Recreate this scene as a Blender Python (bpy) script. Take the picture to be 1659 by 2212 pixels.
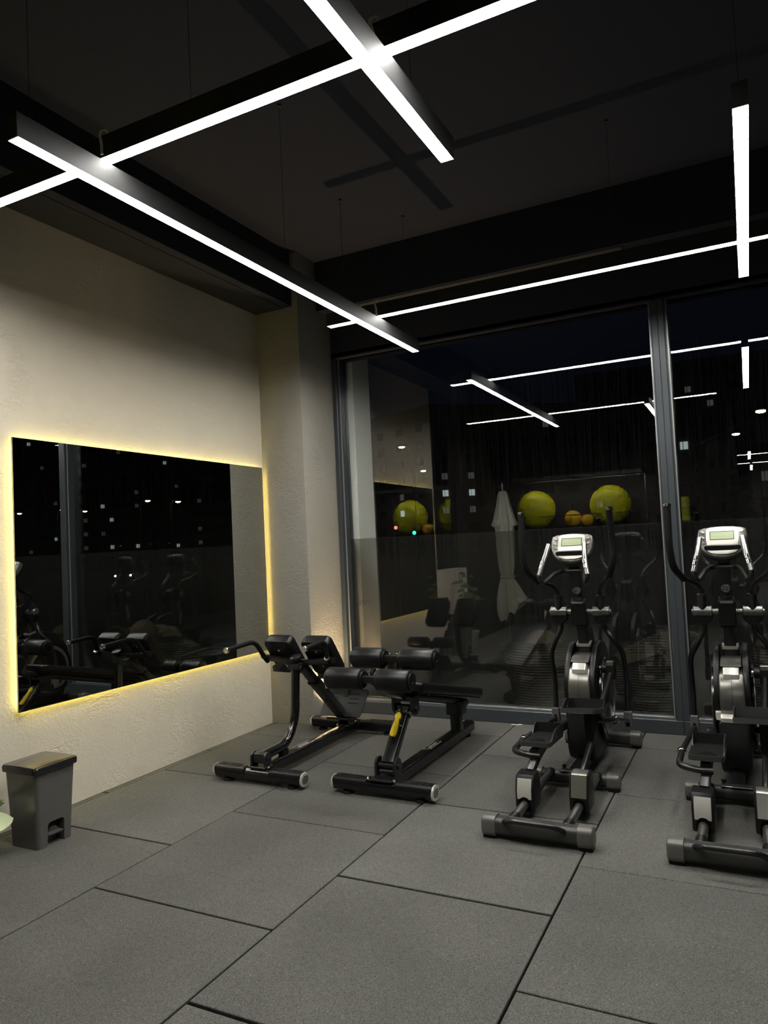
import bpy, bmesh, math, random
from mathutils import Vector, Matrix
random.seed(7)
PI = math.pi
for o in list(bpy.data.objects): bpy.data.objects.remove(o)
scene = bpy.context.scene
COL = scene.collection

# ------------------------------------------------------------------ camera
FPX = 1560.57
cam_d = bpy.data.cameras.new('camera'); cam = bpy.data.objects.new('camera', cam_d); COL.objects.link(cam)
cam_d.sensor_fit = 'VERTICAL'; cam_d.sensor_height = 24.0; cam_d.lens = 24.0*FPX/2212.0
cam_d.clip_start = 0.02; cam_d.clip_end = 2000
RX = Vector((0.8914076292, 0.4507109461, -0.0474561024))
RD = Vector((-0.0631610722, 0.0198581584, -0.9978057590))
RF = Vector((-0.4487795868, 0.8924490443, 0.0461691005))
M = Matrix((RX, -RD, -RF)).transposed().to_4x4()
M.translation = Vector((3.8450461, -1.0712965, 1.5103823))
cam.matrix_world = M
scene.camera = cam

# ------------------------------------------------------------------ world, exposure
scene.view_settings.view_transform = 'Standard'; scene.view_settings.look = 'None'
scene.view_settings.exposure = 0.0; scene.view_settings.gamma = 1.0
scene.view_settings.use_curve_mapping = False
w = bpy.data.worlds.new('night_sky'); scene.world = w; w.use_nodes = True
wn = w.node_tree.nodes; wl = w.node_tree.links
bg = wn['Background']
tc = wn.new('ShaderNodeTexCoord'); sx = wn.new('ShaderNodeSeparateXYZ'); cr = wn.new('ShaderNodeValToRGB')
wl.new(tc.outputs['Generated'], sx.inputs[0]); wl.new(sx.outputs['Z'], cr.inputs[0]); wl.new(cr.outputs[0], bg.inputs[0])
cr.color_ramp.elements[0].position = 0.0; cr.color_ramp.elements[0].color = (0.0018, 0.0019, 0.0024, 1)
cr.color_ramp.elements[1].position = 0.35; cr.color_ramp.elements[1].color = (0.0008, 0.0016, 0.0042, 1)
bg.inputs[1].default_value = 1.0

TUBE = 90.0        # radiance of the opal diffusers
LED = 34.0         # warm strip behind the mirror
UPLIGHT = 26.0     # floor uplight beside the column

# ------------------------------------------------------------------ helpers: materials
def mat(name, col, rough=0.5, metal=0.0, coat=0.0, spec=0.5, bump=None, emit=None, var=None):
    m = bpy.data.materials.new(name); m.use_nodes = True
    nt = m.node_tree; b = nt.nodes['Principled BSDF']
    b.inputs['Base Color'].default_value = (*col, 1)
    b.inputs['Roughness'].default_value = rough
    b.inputs['Metallic'].default_value = metal
    b.inputs['Coat Weight'].default_value = coat
    b.inputs['Coat Roughness'].default_value = 0.12
    b.inputs['Specular IOR Level'].default_value = spec
    tcn = nt.nodes.new('ShaderNodeTexCoord')
    if emit:
        b.inputs['Emission Color'].default_value = (*emit[0], 1)
        b.inputs['Emission Strength'].default_value = emit[1]
    n = nt.nodes.new('ShaderNodeTexNoise')
    n.inputs['Scale'].default_value = (var or (25, 0.0))[0]; n.inputs['Detail'].default_value = 4
    nt.links.new(tcn.outputs['Object'], n.inputs['Vector'])
    # gentle colour unevenness on every surface
    amt = var[1] if var else 0.08
    mx = nt.nodes.new('ShaderNodeMix'); mx.data_type = 'RGBA'
    mx.inputs[6].default_value = (*[c*(1-amt) for c in col], 1); mx.inputs[7].default_value = (*[min(1, c*(1+amt)) for c in col], 1)
    nt.links.new(n.outputs['Fac'], mx.inputs[0]); nt.links.new(mx.outputs[2], b.inputs['Base Color'])
    if bump:
        bn = nt.nodes.new('ShaderNodeTexNoise'); bn.inputs['Scale'].default_value = bump[0]; bn.inputs['Detail'].default_value = 3
        nt.links.new(tcn.outputs['Object'], bn.inputs['Vector'])
        bp_ = nt.nodes.new('ShaderNodeBump'); bp_.inputs['Strength'].default_value = bump[1]; bp_.inputs['Distance'].default_value = bump[2]
        nt.links.new(bn.outputs['Fac'], bp_.inputs['Height']); nt.links.new(bp_.outputs[0], b.inputs['Normal'])
    return m

def plaster(name, col, patch=0.5, strength=0.55, dark=0.85):
    m = bpy.data.materials.new(name); m.use_nodes = True
    nt = m.node_tree; N = nt.nodes; Lk = nt.links; b = N['Principled BSDF']
    b.inputs['Roughness'].default_value = 0.85; b.inputs['Specular IOR Level'].default_value = 0.25
    tcn = N.new('ShaderNodeTexCoord')
    big = N.new('ShaderNodeTexNoise'); big.inputs['Scale'].default_value = 3.2; big.inputs['Detail'].default_value = 5; big.inputs['Roughness'].default_value = 0.6
    Lk.new(tcn.outputs['Object'], big.inputs['Vector'])
    msk = N.new('ShaderNodeMapRange'); msk.inputs[1].default_value = patch-0.06; msk.inputs[2].default_value = patch+0.12; msk.interpolation_type = 'SMOOTHSTEP'
    Lk.new(big.outputs['Fac'], msk.inputs[0])
    # trowel chatter: stretched, warped noise
    mp = N.new('ShaderNodeMapping'); mp.inputs['Rotation'].default_value = (0.6, 0.4, 0.5); mp.inputs['Scale'].default_value = (1.0, 1.0, 2.2)
    Lk.new(tcn.outputs['Object'], mp.inputs[0])
    ch = N.new('ShaderNodeTexNoise'); ch.inputs['Scale'].default_value = 17; ch.inputs['Detail'].default_value = 5; ch.inputs['Distortion'].default_value = 0.9
    Lk.new(mp.outputs[0], ch.inputs['Vector'])
    rg = N.new('ShaderNodeMath'); rg.operation = 'SUBTRACT'; rg.inputs[1].default_value = 0.5; Lk.new(ch.outputs['Fac'], rg.inputs[0])
    ab = N.new('ShaderNodeMath'); ab.operation = 'ABSOLUTE'; Lk.new(rg.outputs[0], ab.inputs[0])
    ridge = N.new('ShaderNodeMapRange'); ridge.inputs[1].default_value = 0.0; ridge.inputs[2].default_value = 0.10; ridge.inputs[3].default_value = 0.7; ridge.inputs[4].default_value = 0
    Lk.new(ab.outputs[0], ridge.inputs[0])
    mul = N.new('ShaderNodeMath'); mul.operation = 'MULTIPLY'; Lk.new(ridge.outputs[0], mul.inputs[0]); Lk.new(msk.outputs[0], mul.inputs[1])
    fine = N.new('ShaderNodeTexNoise'); fine.inputs['Scale'].default_value = 60; fine.inputs['Detail'].default_value = 5
    Lk.new(tcn.outputs['Object'], fine.inputs['Vector'])
    f2 = N.new('ShaderNodeMath'); f2.operation = 'MULTIPLY_ADD'; f2.inputs[1].default_value = 0.5
    Lk.new(fine.outputs['Fac'], f2.inputs[0]); Lk.new(mul.outputs[0], f2.inputs[2])
    mid = N.new('ShaderNodeTexNoise'); mid.inputs['Scale'].default_value = 9; mid.inputs['Detail'].default_value = 3; Lk.new(tcn.outputs['Object'], mid.inputs['Vector'])
    f3 = N.new('ShaderNodeMath'); f3.operation = 'MULTIPLY_ADD'; f3.inputs[1].default_value = 0.8
    Lk.new(mid.outputs['Fac'], f3.inputs[0]); Lk.new(f2.outputs[0], f3.inputs[2])
    bp_ = N.new('ShaderNodeBump'); bp_.inputs['Strength'].default_value = 0.8; bp_.inputs['Distance'].default_value = 0.010*strength
    Lk.new(f3.outputs[0], bp_.inputs['Height']); Lk.new(bp_.outputs[0], b.inputs['Normal'])
    mx = N.new('ShaderNodeMix'); mx.data_type = 'RGBA'
    mx.inputs[6].default_value = (*[c*dark for c in col], 1); mx.inputs[7].default_value = (*[min(1, c*1.1) for c in col], 1)
    Lk.new(big.outputs['Fac'], mx.inputs[0]); Lk.new(mx.outputs[2], b.inputs['Base Color'])
    return m

def emitter(name, col, s):
    m = bpy.data.materials.new(name); m.use_nodes = True
    nt = m.node_tree; nt.nodes.remove(nt.nodes['Principled BSDF'])
    e = nt.nodes.new('ShaderNodeEmission'); e.inputs[0].default_value = (*col, 1); e.inputs[1].default_value = s
    nt.links.new(e.outputs[0], nt.nodes['Material Output'].inputs[0]); return m

def glass_mat(name, r0, tint=(1, 1, 1), streak=False):
    m = bpy.data.materials.new(name); m.use_nodes = True
    nt = m.node_tree; N = nt.nodes; Lk = nt.links; N.remove(N['Principled BSDF'])
    lw = N.new('ShaderNodeLayerWeight'); lw.inputs[0].default_value = 0.5
    pw = N.new('ShaderNodeMath'); pw.operation = 'POWER'; pw.inputs[1].default_value = 4.0; Lk.new(lw.outputs['Facing'], pw.inputs[0])
    ma = N.new('ShaderNodeMath'); ma.operation = 'MULTIPLY_ADD'; ma.inputs[1].default_value = 1-r0; ma.inputs[2].default_value = r0; ma.use_clamp = True
    Lk.new(pw.outputs[0], ma.inputs[0])
    tr = N.new('ShaderNodeBsdfTransparent'); tr.inputs[0].default_value = (*tint, 1)
    gl = N.new('ShaderNodeBsdfGlossy'); gl.inputs['Roughness'].default_value = 0.0; gl.inputs[0].default_value = (1, 1, 1, 1)
    mx = N.new('ShaderNodeMixShader'); Lk.new(ma.outputs[0], mx.inputs[0]); Lk.new(tr.outputs[0], mx.inputs[1]); Lk.new(gl.outputs[0], mx.inputs[2])
    out = mx
    if streak:
        tcn = N.new('ShaderNodeTexCoord'); mp = N.new('ShaderNodeMapping'); mp.inputs['Scale'].default_value = (140, 1, 1.6)
        Lk.new(tcn.outputs['Object'], mp.inputs[0])
        ns = N.new('ShaderNodeTexNoise'); ns.inputs['Scale'].default_value = 1.0; ns.inputs['Detail'].default_value = 4; Lk.new(mp.outputs[0], ns.inputs['Vector'])
        mr = N.new('ShaderNodeMapRange'); mr.inputs[1].default_value = 0.42; mr.inputs[2].default_value = 0.68; mr.inputs[3].default_value = streak[0]; mr.inputs[4].default_value = streak[1]
        Lk.new(ns.outputs['Fac'], mr.inputs[0])
        df = N.new('ShaderNodeBsdfDiffuse'); df.inputs[0].default_value = (*streak[2], 1)
        m2 = N.new('ShaderNodeMixShader'); Lk.new(mr.outputs[0], m2.inputs[0]); Lk.new(mx.outputs[0], m2.inputs[1]); Lk.new(df.outputs[0], m2.inputs[2])
        out = m2
    Lk.new(out.outputs[0], N['Material Output'].inputs[0]); return m

MT = {}
MT['wall'] = plaster('beige_trowelled_plaster', (0.60, 0.545, 0.44), patch=0.53)
MT['column'] = plaster('grey_trowelled_plaster', (0.285, 0.267, 0.228), patch=0.50, strength=0.55)
MT['ceiling'] = mat('matt_black_ceiling_paint', (0.044, 0.048, 0.068), 0.9, spec=0.2, bump=(40, 0.15, 0.002))
MT['beam'] = mat('matt_black_beam_paint', (0.024, 0.026, 0.037), 0.85, spec=0.25, bump=(30, 0.15, 0.002))
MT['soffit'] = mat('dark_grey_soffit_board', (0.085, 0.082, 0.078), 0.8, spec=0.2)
MT['frame'] = mat('anthracite_window_frame', (0.055, 0.063, 0.070), 0.32, metal=0.35)
MT['frame_trim'] = mat('bright_glazing_gasket', (0.30, 0.31, 0.31), 0.3, metal=0.6)
MT['groove'] = mat('dark_joint', (0.003, 0.003, 0.003), 0.95, spec=0.05)
MT['dark_wall'] = mat('dark_brown_back_wall', (0.018, 0.015, 0.013), 0.7, bump=(20, 0.2, 0.003))
MT['blackpaint'] = mat('gloss_black_frame_paint', (0.005, 0.005, 0.0055), 0.22, coat=0.5, spec=0.3)
MT['satinblack'] = mat('satin_black_steel', (0.007, 0.007, 0.0075), 0.34, coat=0.15)
MT['vinyl'] = mat('black_vinyl_upholstery', (0.006, 0.006, 0.0065), 0.36, spec=0.3, bump=(160, 0.2, 0.0008))
MT['foam'] = mat('black_foam_grip', (0.006, 0.006, 0.0065), 0.5, spec=0.2, bump=(220, 0.25, 0.0006))
MT['plastic'] = mat('black_moulded_plastic', (0.006, 0.006, 0.0065), 0.38, spec=0.35, bump=(300, 0.12, 0.0004))
MT['rubber'] = mat('black_rubber', (0.008, 0.008, 0.008), 0.8, spec=0.2)
MT['chrome'] = mat('chrome', (0.75, 0.75, 0.73), 0.14, metal=1.0)
MT['steel'] = mat('dark_brushed_steel', (0.22, 0.22, 0.21), 0.3, metal=0.9)
MT['silver'] = mat('silver_grey_plastic', (0.20, 0.195, 0.175), 0.30, metal=0.75)
MT['silver_light'] = mat('light_silver_plastic', (0.42, 0.41, 0.37), 0.34, metal=0.5)
MT['console_grey'] = mat('console_grey_plastic', (0.13, 0.128, 0.115), 0.3, metal=0.5)
MT['silver_bright'] = mat('bright_silver_plate', (0.60, 0.585, 0.53), 0.32, metal=0.35)
MT['capgrey'] = mat('grey_end_cap_plastic', (0.125, 0.122, 0.112), 0.42, metal=0.3)
MT['darkgrey'] = mat('dark_grey_coated_steel', (0.042, 0.042, 0.039), 0.42, metal=0.3)
MT['yellow'] = mat('yellow_plastic_lever', (0.85, 0.60, 0.01), 0.4)
MT['lcd'] = mat('green_grey_lcd', (0.36, 0.42, 0.24), 0.35)
MT['lcdbar'] = mat('dark_lcd_segments', (0.24, 0.29, 0.15), 0.35)
MT['print'] = mat('white_printed_marking', (0.62, 0.62, 0.60), 0.5)
MT['housing'] = mat('dark_grey_light_housing', (0.026, 0.026, 0.026), 0.6, spec=0.25)
MT['cable'] = mat('pale_grey_cable', (0.75, 0.72, 0.64), 0.5)
MT['wire'] = mat('thin_dark_wire', (0.05, 0.05, 0.05), 0.5, metal=0.3)
MT['binbody'] = mat('dark_grey_bin_plastic', (0.085, 0.084, 0.078), 0.16, spec=0.6, bump=(90, 0.04, 0.0005))
MT['binlid'] = mat('dark_brown_black_lid', (0.075, 0.068, 0.055), 0.22)
MT['binrim'] = mat('black_bin_rim', (0.012, 0.012, 0.013), 0.2)
MT['binpedal'] = mat('bin_pedal_plastic', (0.06, 0.06, 0.056), 0.45)
MT['tube'] = emitter('opal_light_diffuser', (1.0, 0.985, 0.93), TUBE)
MT['led'] = emitter('warm_led_strip', (1.0, 0.80, 0.20), LED)
MT['niche'] = emitter('niche_light_strip', (1.0, 0.95, 0.8), 70.0)
MT['uplens'] = emitter('warm_uplight_lens', (1.0, 0.80, 0.5), UPLIGHT)
MT['mirror'] = mat('mirror_silver', (0.56, 0.57, 0.55), 0.0, metal=1.0, var=(1, 0.0))
MT['mirror_edge'] = mat('mirror_edge', (0.10, 0.12, 0.09), 0.3)
MT['glass'] = glass_mat('double_glazed_pane', 0.085, (0.965, 0.97, 0.97), streak=(0.0, 0.003, (0.5, 0.5, 0.5)))
MT['film'] = glass_mat('smoky_lower_film', 0.0, (0.62, 0.62, 0.60), streak=(0.042, 0.075, (0.16, 0.16, 0.145)))
MT['leaf'] = mat('green_leaf', (0.10, 0.14, 0.045), 0.4, var=(8, 0.3))
MT['paleleaf'] = mat('pale_leaf', (0.55, 0.62, 0.38), 0.4, var=(6, 0.15))
MT['soil'] = mat('potting_soil', (0.03, 0.02, 0.012), 0.95)
MT['pot'] = mat('glazed_plant_pot', (0.30, 0.28, 0.24), 0.4)
MT['stem'] = mat('brown_stem', (0.10, 0.07, 0.035), 0.7)
MT['limeball'] = mat('lime_green_vinyl_ball', (0.66, 0.68, 0.015), 0.28, spec=0.6)
MT['orangeball'] = mat('orange_yellow_vinyl_ball', (0.80, 0.50, 0.02), 0.35)
MT['limefoam'] = mat('lime_foam_block', (0.50, 0.55, 0.05), 0.7)
MT['canvas'] = mat('cream_parasol_canvas', (0.85, 0.83, 0.70), 0.9, bump=(14, 0.5, 0.01))
MT['rattan'] = None
MT['cushion'] = mat('tan_cushion_fabric', (0.30, 0.24, 0.14), 0.9)
MT['deck'] = mat('dark_terrace_paving', (0.055, 0.052, 0.046), 0.7, var=(2, 0.25))
MT['asphalt'] = mat('night_asphalt', (0.03, 0.03, 0.03), 0.9)
MT['facade'] = mat('brown_rendered_facade', (0.16, 0.14, 0.11), 0.9)
MT['facade2'] = mat('grey_rendered_facade', (0.22, 0.23, 0.22), 0.9)
MT['unlit'] = mat('unlit_window_glass', (0.012, 0.013, 0.015), 0.7, spec=0.05)
MT['lit'] = emitter('cool_lit_window', (0.70, 0.86, 0.86), 0.42)
MT['litdim'] = emitter('dim_lit_window', (0.65, 0.72, 0.72), 0.06)
MT['litwarm'] = emitter('warm_lit_window', (0.9, 0.42, 0.12), 0.16)
MT['sodium'] = emitter('sodium_lamp', (1.0, 0.72, 0.28), 60.0)
MT['whitelamp'] = emitter('white_street_lamp', (1.0, 0.93, 0.8), 22.0)
MT['green'] = emitter('green_signal', (0.02, 1.0, 0.62), 5.0)
MT['red'] = emitter('red_signal', (1.0, 0.12, 0.08), 3.5)
MT['tree'] = mat('night_conifer_foliage', (0.02, 0.028, 0.016), 0.9)
MT['render'] = mat('pale_exterior_render', (0.78, 0.80, 0.73), 0.85, bump=(60, 0.3, 0.003))

def rattan_mat():
    m = bpy.data.materials.new('woven_rattan'); m.use_nodes = True
    nt = m.node_tree; N = nt.nodes; Lk = nt.links; b = N['Principled BSDF']; b.inputs['Roughness'].default_value = 0.6
    tcn = N.new('ShaderNodeTexCoord')
    wv = N.new('ShaderNodeTexWave'); wv.bands_direction = 'Z'; wv.inputs['Scale'].default_value = 13; wv.inputs['Distortion'].default_value = 1.6; wv.inputs['Detail Scale'].default_value = 3
    Lk.new(tcn.outputs['Object'], wv.inputs['Vector'])
    cr_ = N.new('ShaderNodeValToRGB'); cr_.color_ramp.elements[0].color = (0.035, 0.03, 0.022, 1); cr_.color_ramp.elements[1].color = (0.30, 0.27, 0.20, 1)
    Lk.new(wv.outputs['Fac'], cr_.inputs[0]); Lk.new(cr_.outputs[0], b.inputs['Base Color'])
    bp_ = N.new('ShaderNodeBump'); bp_.inputs['Strength'].default_value = 0.8; bp_.inputs['Distance'].default_value = 0.01
    Lk.new(wv.outputs['Fac'], bp_.inputs['Height']); Lk.new(bp_.outputs[0], b.inputs['Normal'])
    return m
MT['rattan'] = rattan_mat()

def floor_mat():
    m = bpy.data.materials.new('granulated_rubber_tile'); m.use_nodes = True
    nt = m.node_tree; N = nt.nodes; Lk = nt.links; b = N['Principled BSDF']
    b.inputs['Roughness'].default_value = 0.75; b.inputs['Specular IOR Level'].default_value = 0.35
    tcn = N.new('ShaderNodeTexCoord')
    at = N.new('ShaderNodeAttribute'); at.attribute_name = 'tile_shade'
    v = N.new('ShaderNodeTexVoronoi'); v.inputs['Scale'].default_value = 400; Lk.new(tcn.outputs['Object'], v.inputs['Vector'])
    rmp = N.new('ShaderNodeValToRGB'); e = rmp.color_ramp.elements
    e[0].position = 0.0; e[0].color = (0.038, 0.038, 0.035, 1); e[1].position = 1.0; e[1].color = (0.136, 0.133, 0.119, 1)
    sp = N.new('ShaderNodeSeparateColor'); Lk.new(v.outputs['Color'], sp.inputs[0]); Lk.new(sp.outputs[0], rmp.inputs[0])
    # sparse pale flecks
    v2 = N.new('ShaderNodeTexVoronoi'); v2.inputs['Scale'].default_value = 120; Lk.new(tcn.outputs['Object'], v2.inputs['Vector'])
    sp2 = N.new('ShaderNodeSeparateColor'); Lk.new(v2.outputs['Color'], sp2.inputs[0])
    gt = N.new('ShaderNodeMath'); gt.operation = 'GREATER_THAN'; gt.inputs[1].default_value = 0.985; Lk.new(sp2.outputs[1], gt.inputs[0])
    lt = N.new('ShaderNodeMath'); lt.operation = 'LESS_THAN'; lt.inputs[1].default_value = 0.22; Lk.new(v2.outputs['Distance'], lt.inputs[0])
    ml = N.new('ShaderNodeMath'); ml.operation = 'MULTIPLY'; Lk.new(gt.outputs[0], ml.inputs[0]); Lk.new(lt.outputs[0], ml.inputs[1])
    mx = N.new('ShaderNodeMix'); mx.data_type = 'RGBA'; Lk.new(ml.outputs[0], mx.inputs[0]); Lk.new(rmp.outputs[0], mx.inputs[6]); mx.inputs[7].default_value = (0.34, 0.33, 0.30, 1)
    # patchy wear
    bn = N.new('ShaderNodeTexNoise'); bn.inputs['Scale'].default_value = 1.7; bn.inputs['Detail'].default_value = 4; Lk.new(tcn.outputs['Object'], bn.inputs['Vector'])
    mr = N.new('ShaderNodeMapRange'); mr.inputs[1].default_value = 0.3; mr.inputs[2].default_value = 0.7; mr.inputs[3].default_value = 0.84; mr.inputs[4].default_value = 1.14; Lk.new(bn.outputs['Fac'], mr.inputs[0])
    mm = N.new('ShaderNodeMath'); mm.operation = 'MULTIPLY'; Lk.new(mr.outputs[0], mm.inputs[0]); Lk.new(at.outputs['Fac'], mm.inputs[1])
    vm = N.new('ShaderNodeVectorMath'); vm.operation = 'SCALE'; Lk.new(mx.outputs[2], vm.inputs[0]); Lk.new(mm.outputs[0], vm.inputs['Scale'])
    Lk.new(vm.outputs[0], b.inputs['Base Color'])
    fb = N.new('ShaderNodeTexNoise'); fb.inputs['Scale'].default_value = 330; fb.inputs['Detail'].default_value = 3; Lk.new(tcn.outputs['Object'], fb.inputs['Vector'])
    bp_ = N.new('ShaderNodeBump'); bp_.inputs['Strength'].default_value = 0.6; bp_.inputs['Distance'].default_value = 0.0015
    Lk.new(fb.outputs['Fac'], bp_.inputs['Height']); Lk.new(bp_.outputs[0], b.inputs['Normal'])
    return m
MT['floor'] = floor_mat()

# ------------------------------------------------------------------ helpers: geometry
def nb(): return bmesh.new()

def root_of(o):
    while o.parent: o = o.parent
    return o

def obj(name, bm, m, parent=None, label=None, sharp=0.6, origin=None):
    me = bpy.data.meshes.new(name)
    bmesh.ops.recalc_face_normals(bm, faces=bm.faces)
    for e in bm.edges:
        if len(e.link_faces) == 2 and e.calc_face_angle(0) > sharp: e.smooth = False
    for f in bm.faces: f.smooth = True
    off = Vector(origin) if origin is not None else (root_of(parent).location.copy() if parent else None)
    if off is not None: bmesh.ops.translate(bm, verts=bm.verts, vec=-off)
    bm.to_mesh(me); bm.free()
    me.materials.append(MT[m] if isinstance(m, str) else m)
    o = bpy.data.objects.new(name, me); COL.objects.link(o)
    if parent: o.parent = parent
    elif off is not None: o.location = off
    if label: o['label'] = label
    return o

def thing(name, label, cat, loc=(0, 0, 0), group=None):
    o = bpy.data.objects.new(name, None); COL.objects.link(o); o.location = loc; o.empty_display_size = 0.1
    o['label'] = label; o['category'] = cat
    if group: o['group'] = group
    return o

def tag(o, label, cat, group=None, kind=None):
    o['label'] = label; o['category'] = cat
    if group: o['group'] = group
    if kind: o['kind'] = kind
    return o

def struct(name, bm, m, **k):
    o = obj(name, bm, m, **k)
    if not o.parent: o['kind'] = 'structure'
    return o

def box(bm, x0, x1, y0, y1, z0, z1, bev=0.0, seg=2, mtx=None):
    r = bmesh.ops.create_cube(bm, size=1.0)
    vs = r['verts']
    for v in vs:
        v.co = Vector(((x0+x1)/2+v.co.x*(x1-x0), (y0+y1)/2+v.co.y*(y1-y0), (z0+z1)/2+v.co.z*(z1-z0)))
    if bev > 0:
        es = list({e for v in vs for e in v.link_edges})
        rr = bmesh.ops.bevel(bm, geom=es, offset=bev, segments=seg, profile=0.5, affect='EDGES')
        vs = list({v for f in rr['faces'] for v in f.verts} | {v for v in vs if v.is_valid})
    if mtx is not None: bmesh.ops.transform(bm, matrix=mtx, verts=vs)
    return vs

def frame_of(d, up=Vector((0, 0, 1))):
    d = d.normalized()
    if abs(d.dot(up)) > 0.98: up = Vector((0, 1, 0))
    s = d.cross(up).normalized(); u = s.cross(d).normalized()
    return s, u

def cyl(bm, a, b, r, r2=None, n=24, bev=0.0):
    a = Vector(a); b = Vector(b); r2 = r if r2 is None else r2
    d = (b-a); s, u = frame_of(d); dn = d.normalized()
    prof = [(0, r-bev if bev else r)] + ([(bev, r)] if bev else [])
    prof += ([(d.length-bev, r2), (d.length, r2-bev)] if bev else [(d.length, r2)])
    rings = []
    for t, rr in prof:
        c = a + dn*t
        rings.append([bm.verts.new(c + (s*math.cos(2*PI*k/n)+u*math.sin(2*PI*k/n))*rr) for k in range(n)])
    for i in range(len(rings)-1):
        for k in range(n):
            bm.faces.new((rings[i][k], rings[i][(k+1) % n], rings[i+1][(k+1) % n], rings[i+1][k]))
    bm.faces.new(rings[0][::-1]); bm.faces.new(rings[-1])

def lathe(bm, prof, c=(0, 0, 0), axis=Vector((0, 0, 1)), n=32, cap=True):
    c = Vector(c); axis = Vector(axis).normalized(); s, u = frame_of(axis)
    rings = []
    for r, t in prof:
        rings.append([bm.verts.new(c+axis*t+(s*math.cos(2*PI*k/n)+u*math.sin(2*PI*k/n))*max(r, 1e-5)) for k in range(n)])
    for i in range(len(rings)-1):
        for k in range(n):
            bm.faces.new((rings[i][k], rings[i][(k+1) % n], rings[i+1][(k+1) % n], rings[i+1][k]))
    if cap: bm.faces.new(rings[0][::-1]); bm.faces.new(rings[-1])

def fillet(pts, r, seg=6):
    P = [Vector(p) for p in pts]; out = [P[0]]
    for i in range(1, len(P)-1):
        a, b, c = P[i-1], P[i], P[i+1]
        d1 = (a-b); d2 = (c-b); L = min(r, d1.length*0.48, d2.length*0.48)
        p0 = b+d1.normalized()*L; p2 = b+d2.normalized()*L
        for k in range(seg+1):
            t = k/seg; out.append(p0*(1-t)**2+b*2*t*(1-t)+p2*t*t)
    out.append(P[-1]); return out

def circ(r, n=14, ry=None):
    ry = r if ry is None else ry
    return [(math.cos(2*PI*k/n)*r, math.sin(2*PI*k/n)*ry) for k in range(n)]

def rrect(w, h, r, n=4):
    out = []
    for cx, cy, a0 in ((w/2-r, h/2-r, 0), (-w/2+r, h/2-r, PI/2), (-w/2+r, -h/2+r, PI), (w/2-r, -h/2+r, 1.5*PI)):
        for k in range(n+1):
            a = a0+PI/2*k/n; out.append((cx+r*math.cos(a), cy+r*math.sin(a)))
    return out

def sweep(bm, pts, sec, side=None, scale=None):
    """tube of section sec [(side, up)] along pts; side fixes the sideways axis"""
    P = [Vector(p) for p in pts]; rings = []
    u = None
    for i, p in enumerate(P):
        if i == 0: d = P[1]-P[0]
        elif i == len(P)-1: d = P[-1]-P[-2]
        else: d = (P[i+1]-p).normalized()+(p-P[i-1]).normalized()
        d = d.normalized()
        if side is not None:
            s = Vector(side); s = (s-d*s.dot(d)).normalized(); uu = s.cross(d).normalized()
        else:
            if u is None: s, uu = frame_of(d)
            else: uu = (u-d*u.dot(d)).normalized(); s = d.cross(uu).normalized()
        u = uu
        k = scale[i] if scale else 1.0
        rings.append([bm.verts.new(p+s*a*k+uu*b*k) for a, b in sec])
    n = len(sec)
    for i in range(len(rings)-1):
        for k in range(n):
            bm.faces.new((rings[i][k], rings[i][(k+1) % n], rings[i+1][(k+1) % n], rings[i+1][k]))
    bm.faces.new(rings[0][::-1]); bm.faces.new(rings[-1])

def tube(bm, pts, r, bend=0.05, n=14, seg=6):
    sweep(bm, fillet(pts, bend, seg), circ(r, n))

def prism(bm, poly, a0, a1, axis='x', bev=0.0, seg=2, mtx=None):
    """extrude a 2D polygon along an axis; for x the polygon is (y,z)"""
    def P(p, t):
        return {'x': Vector((t, p[0], p[1])), 'y': Vector((p[0], t, p[1])), 'z': Vector((p[0], p[1], t))}[axis]
    A = [bm.verts.new(P(p, a0)) for p in poly]; B = [bm.verts.new(P(p, a1)) for p in poly]
    n = len(poly); fs = [bm.faces.new(A[::-1]), bm.faces.new(B)]
    for k in range(n): fs.append(bm.faces.new((A[k], A[(k+1) % n], B[(k+1) % n], B[k])))
    vs = A+B
    if bev > 0:
        es = list({e for f in fs[:2] for e in f.edges})
        rr = bmesh.ops.bevel(bm, geom=es, offset=bev, segments=seg, profile=0.5, affect='EDGES')
        vs = list({v for f in rr['faces'] for v in f.verts} | {v for v in vs if v.is_valid})
    if mtx is not None: bmesh.ops.transform(bm, matrix=mtx, verts=vs)
    return vs

def arc(cx, cy, r, a0, a1, n=12, ry=None):
    ry = r if ry is None else ry
    return [(cx+r*math.cos(a0+(a1-a0)*k/n), cy+ry*math.sin(a0+(a1-a0)*k/n)) for k in range(n+1)]

def copy_tree(o, parent=None):
    c = o.copy(); COL.objects.link(c)
    if parent: c.parent = parent
    for ch in list(o.children): copy_tree(ch, c)
    return c

def ball(bm, c, r, seg=24, sx=1, sy=1, sz=1):
    m = Matrix.Translation(Vector(c)) @ Matrix.Diagonal((sx, sy, sz, 1))
    bmesh.ops.create_uvsphere(bm, u_segments=seg, v_segments=seg//2, radius=r, matrix=m)

def bolt(bm, p, ax=(0, 0, 1), r=0.007, h=0.006):
    p = Vector(p); ax = Vector(ax).normalized()
    lathe(bm, [(r*1.25, -0.001), (r*1.25, 0.001), (r, 0.0015), (r*0.9, h*0.7), (r*0.5, h), (0.0005, h*1.05)], p, ax, n=10)

def text_mesh(body, size, extr=0.0006):
    cu = bpy.data.curves.new('lettering', 'FONT'); cu.body = body; cu.size = size; cu.extrude = extr; cu.align_x = 'CENTER'; cu.align_y = 'CENTER'
    to = bpy.data.objects.new('lettering', cu); COL.objects.link(to)
    dg = bpy.context.evaluated_depsgraph_get(); dg.update()
    me = bpy.data.meshes.new_from_object(to.evaluated_get(dg)); bm = nb(); bm.from_mesh(me)
    bpy.data.objects.remove(to); bpy.data.meshes.remove(me)
    return bm

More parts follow.
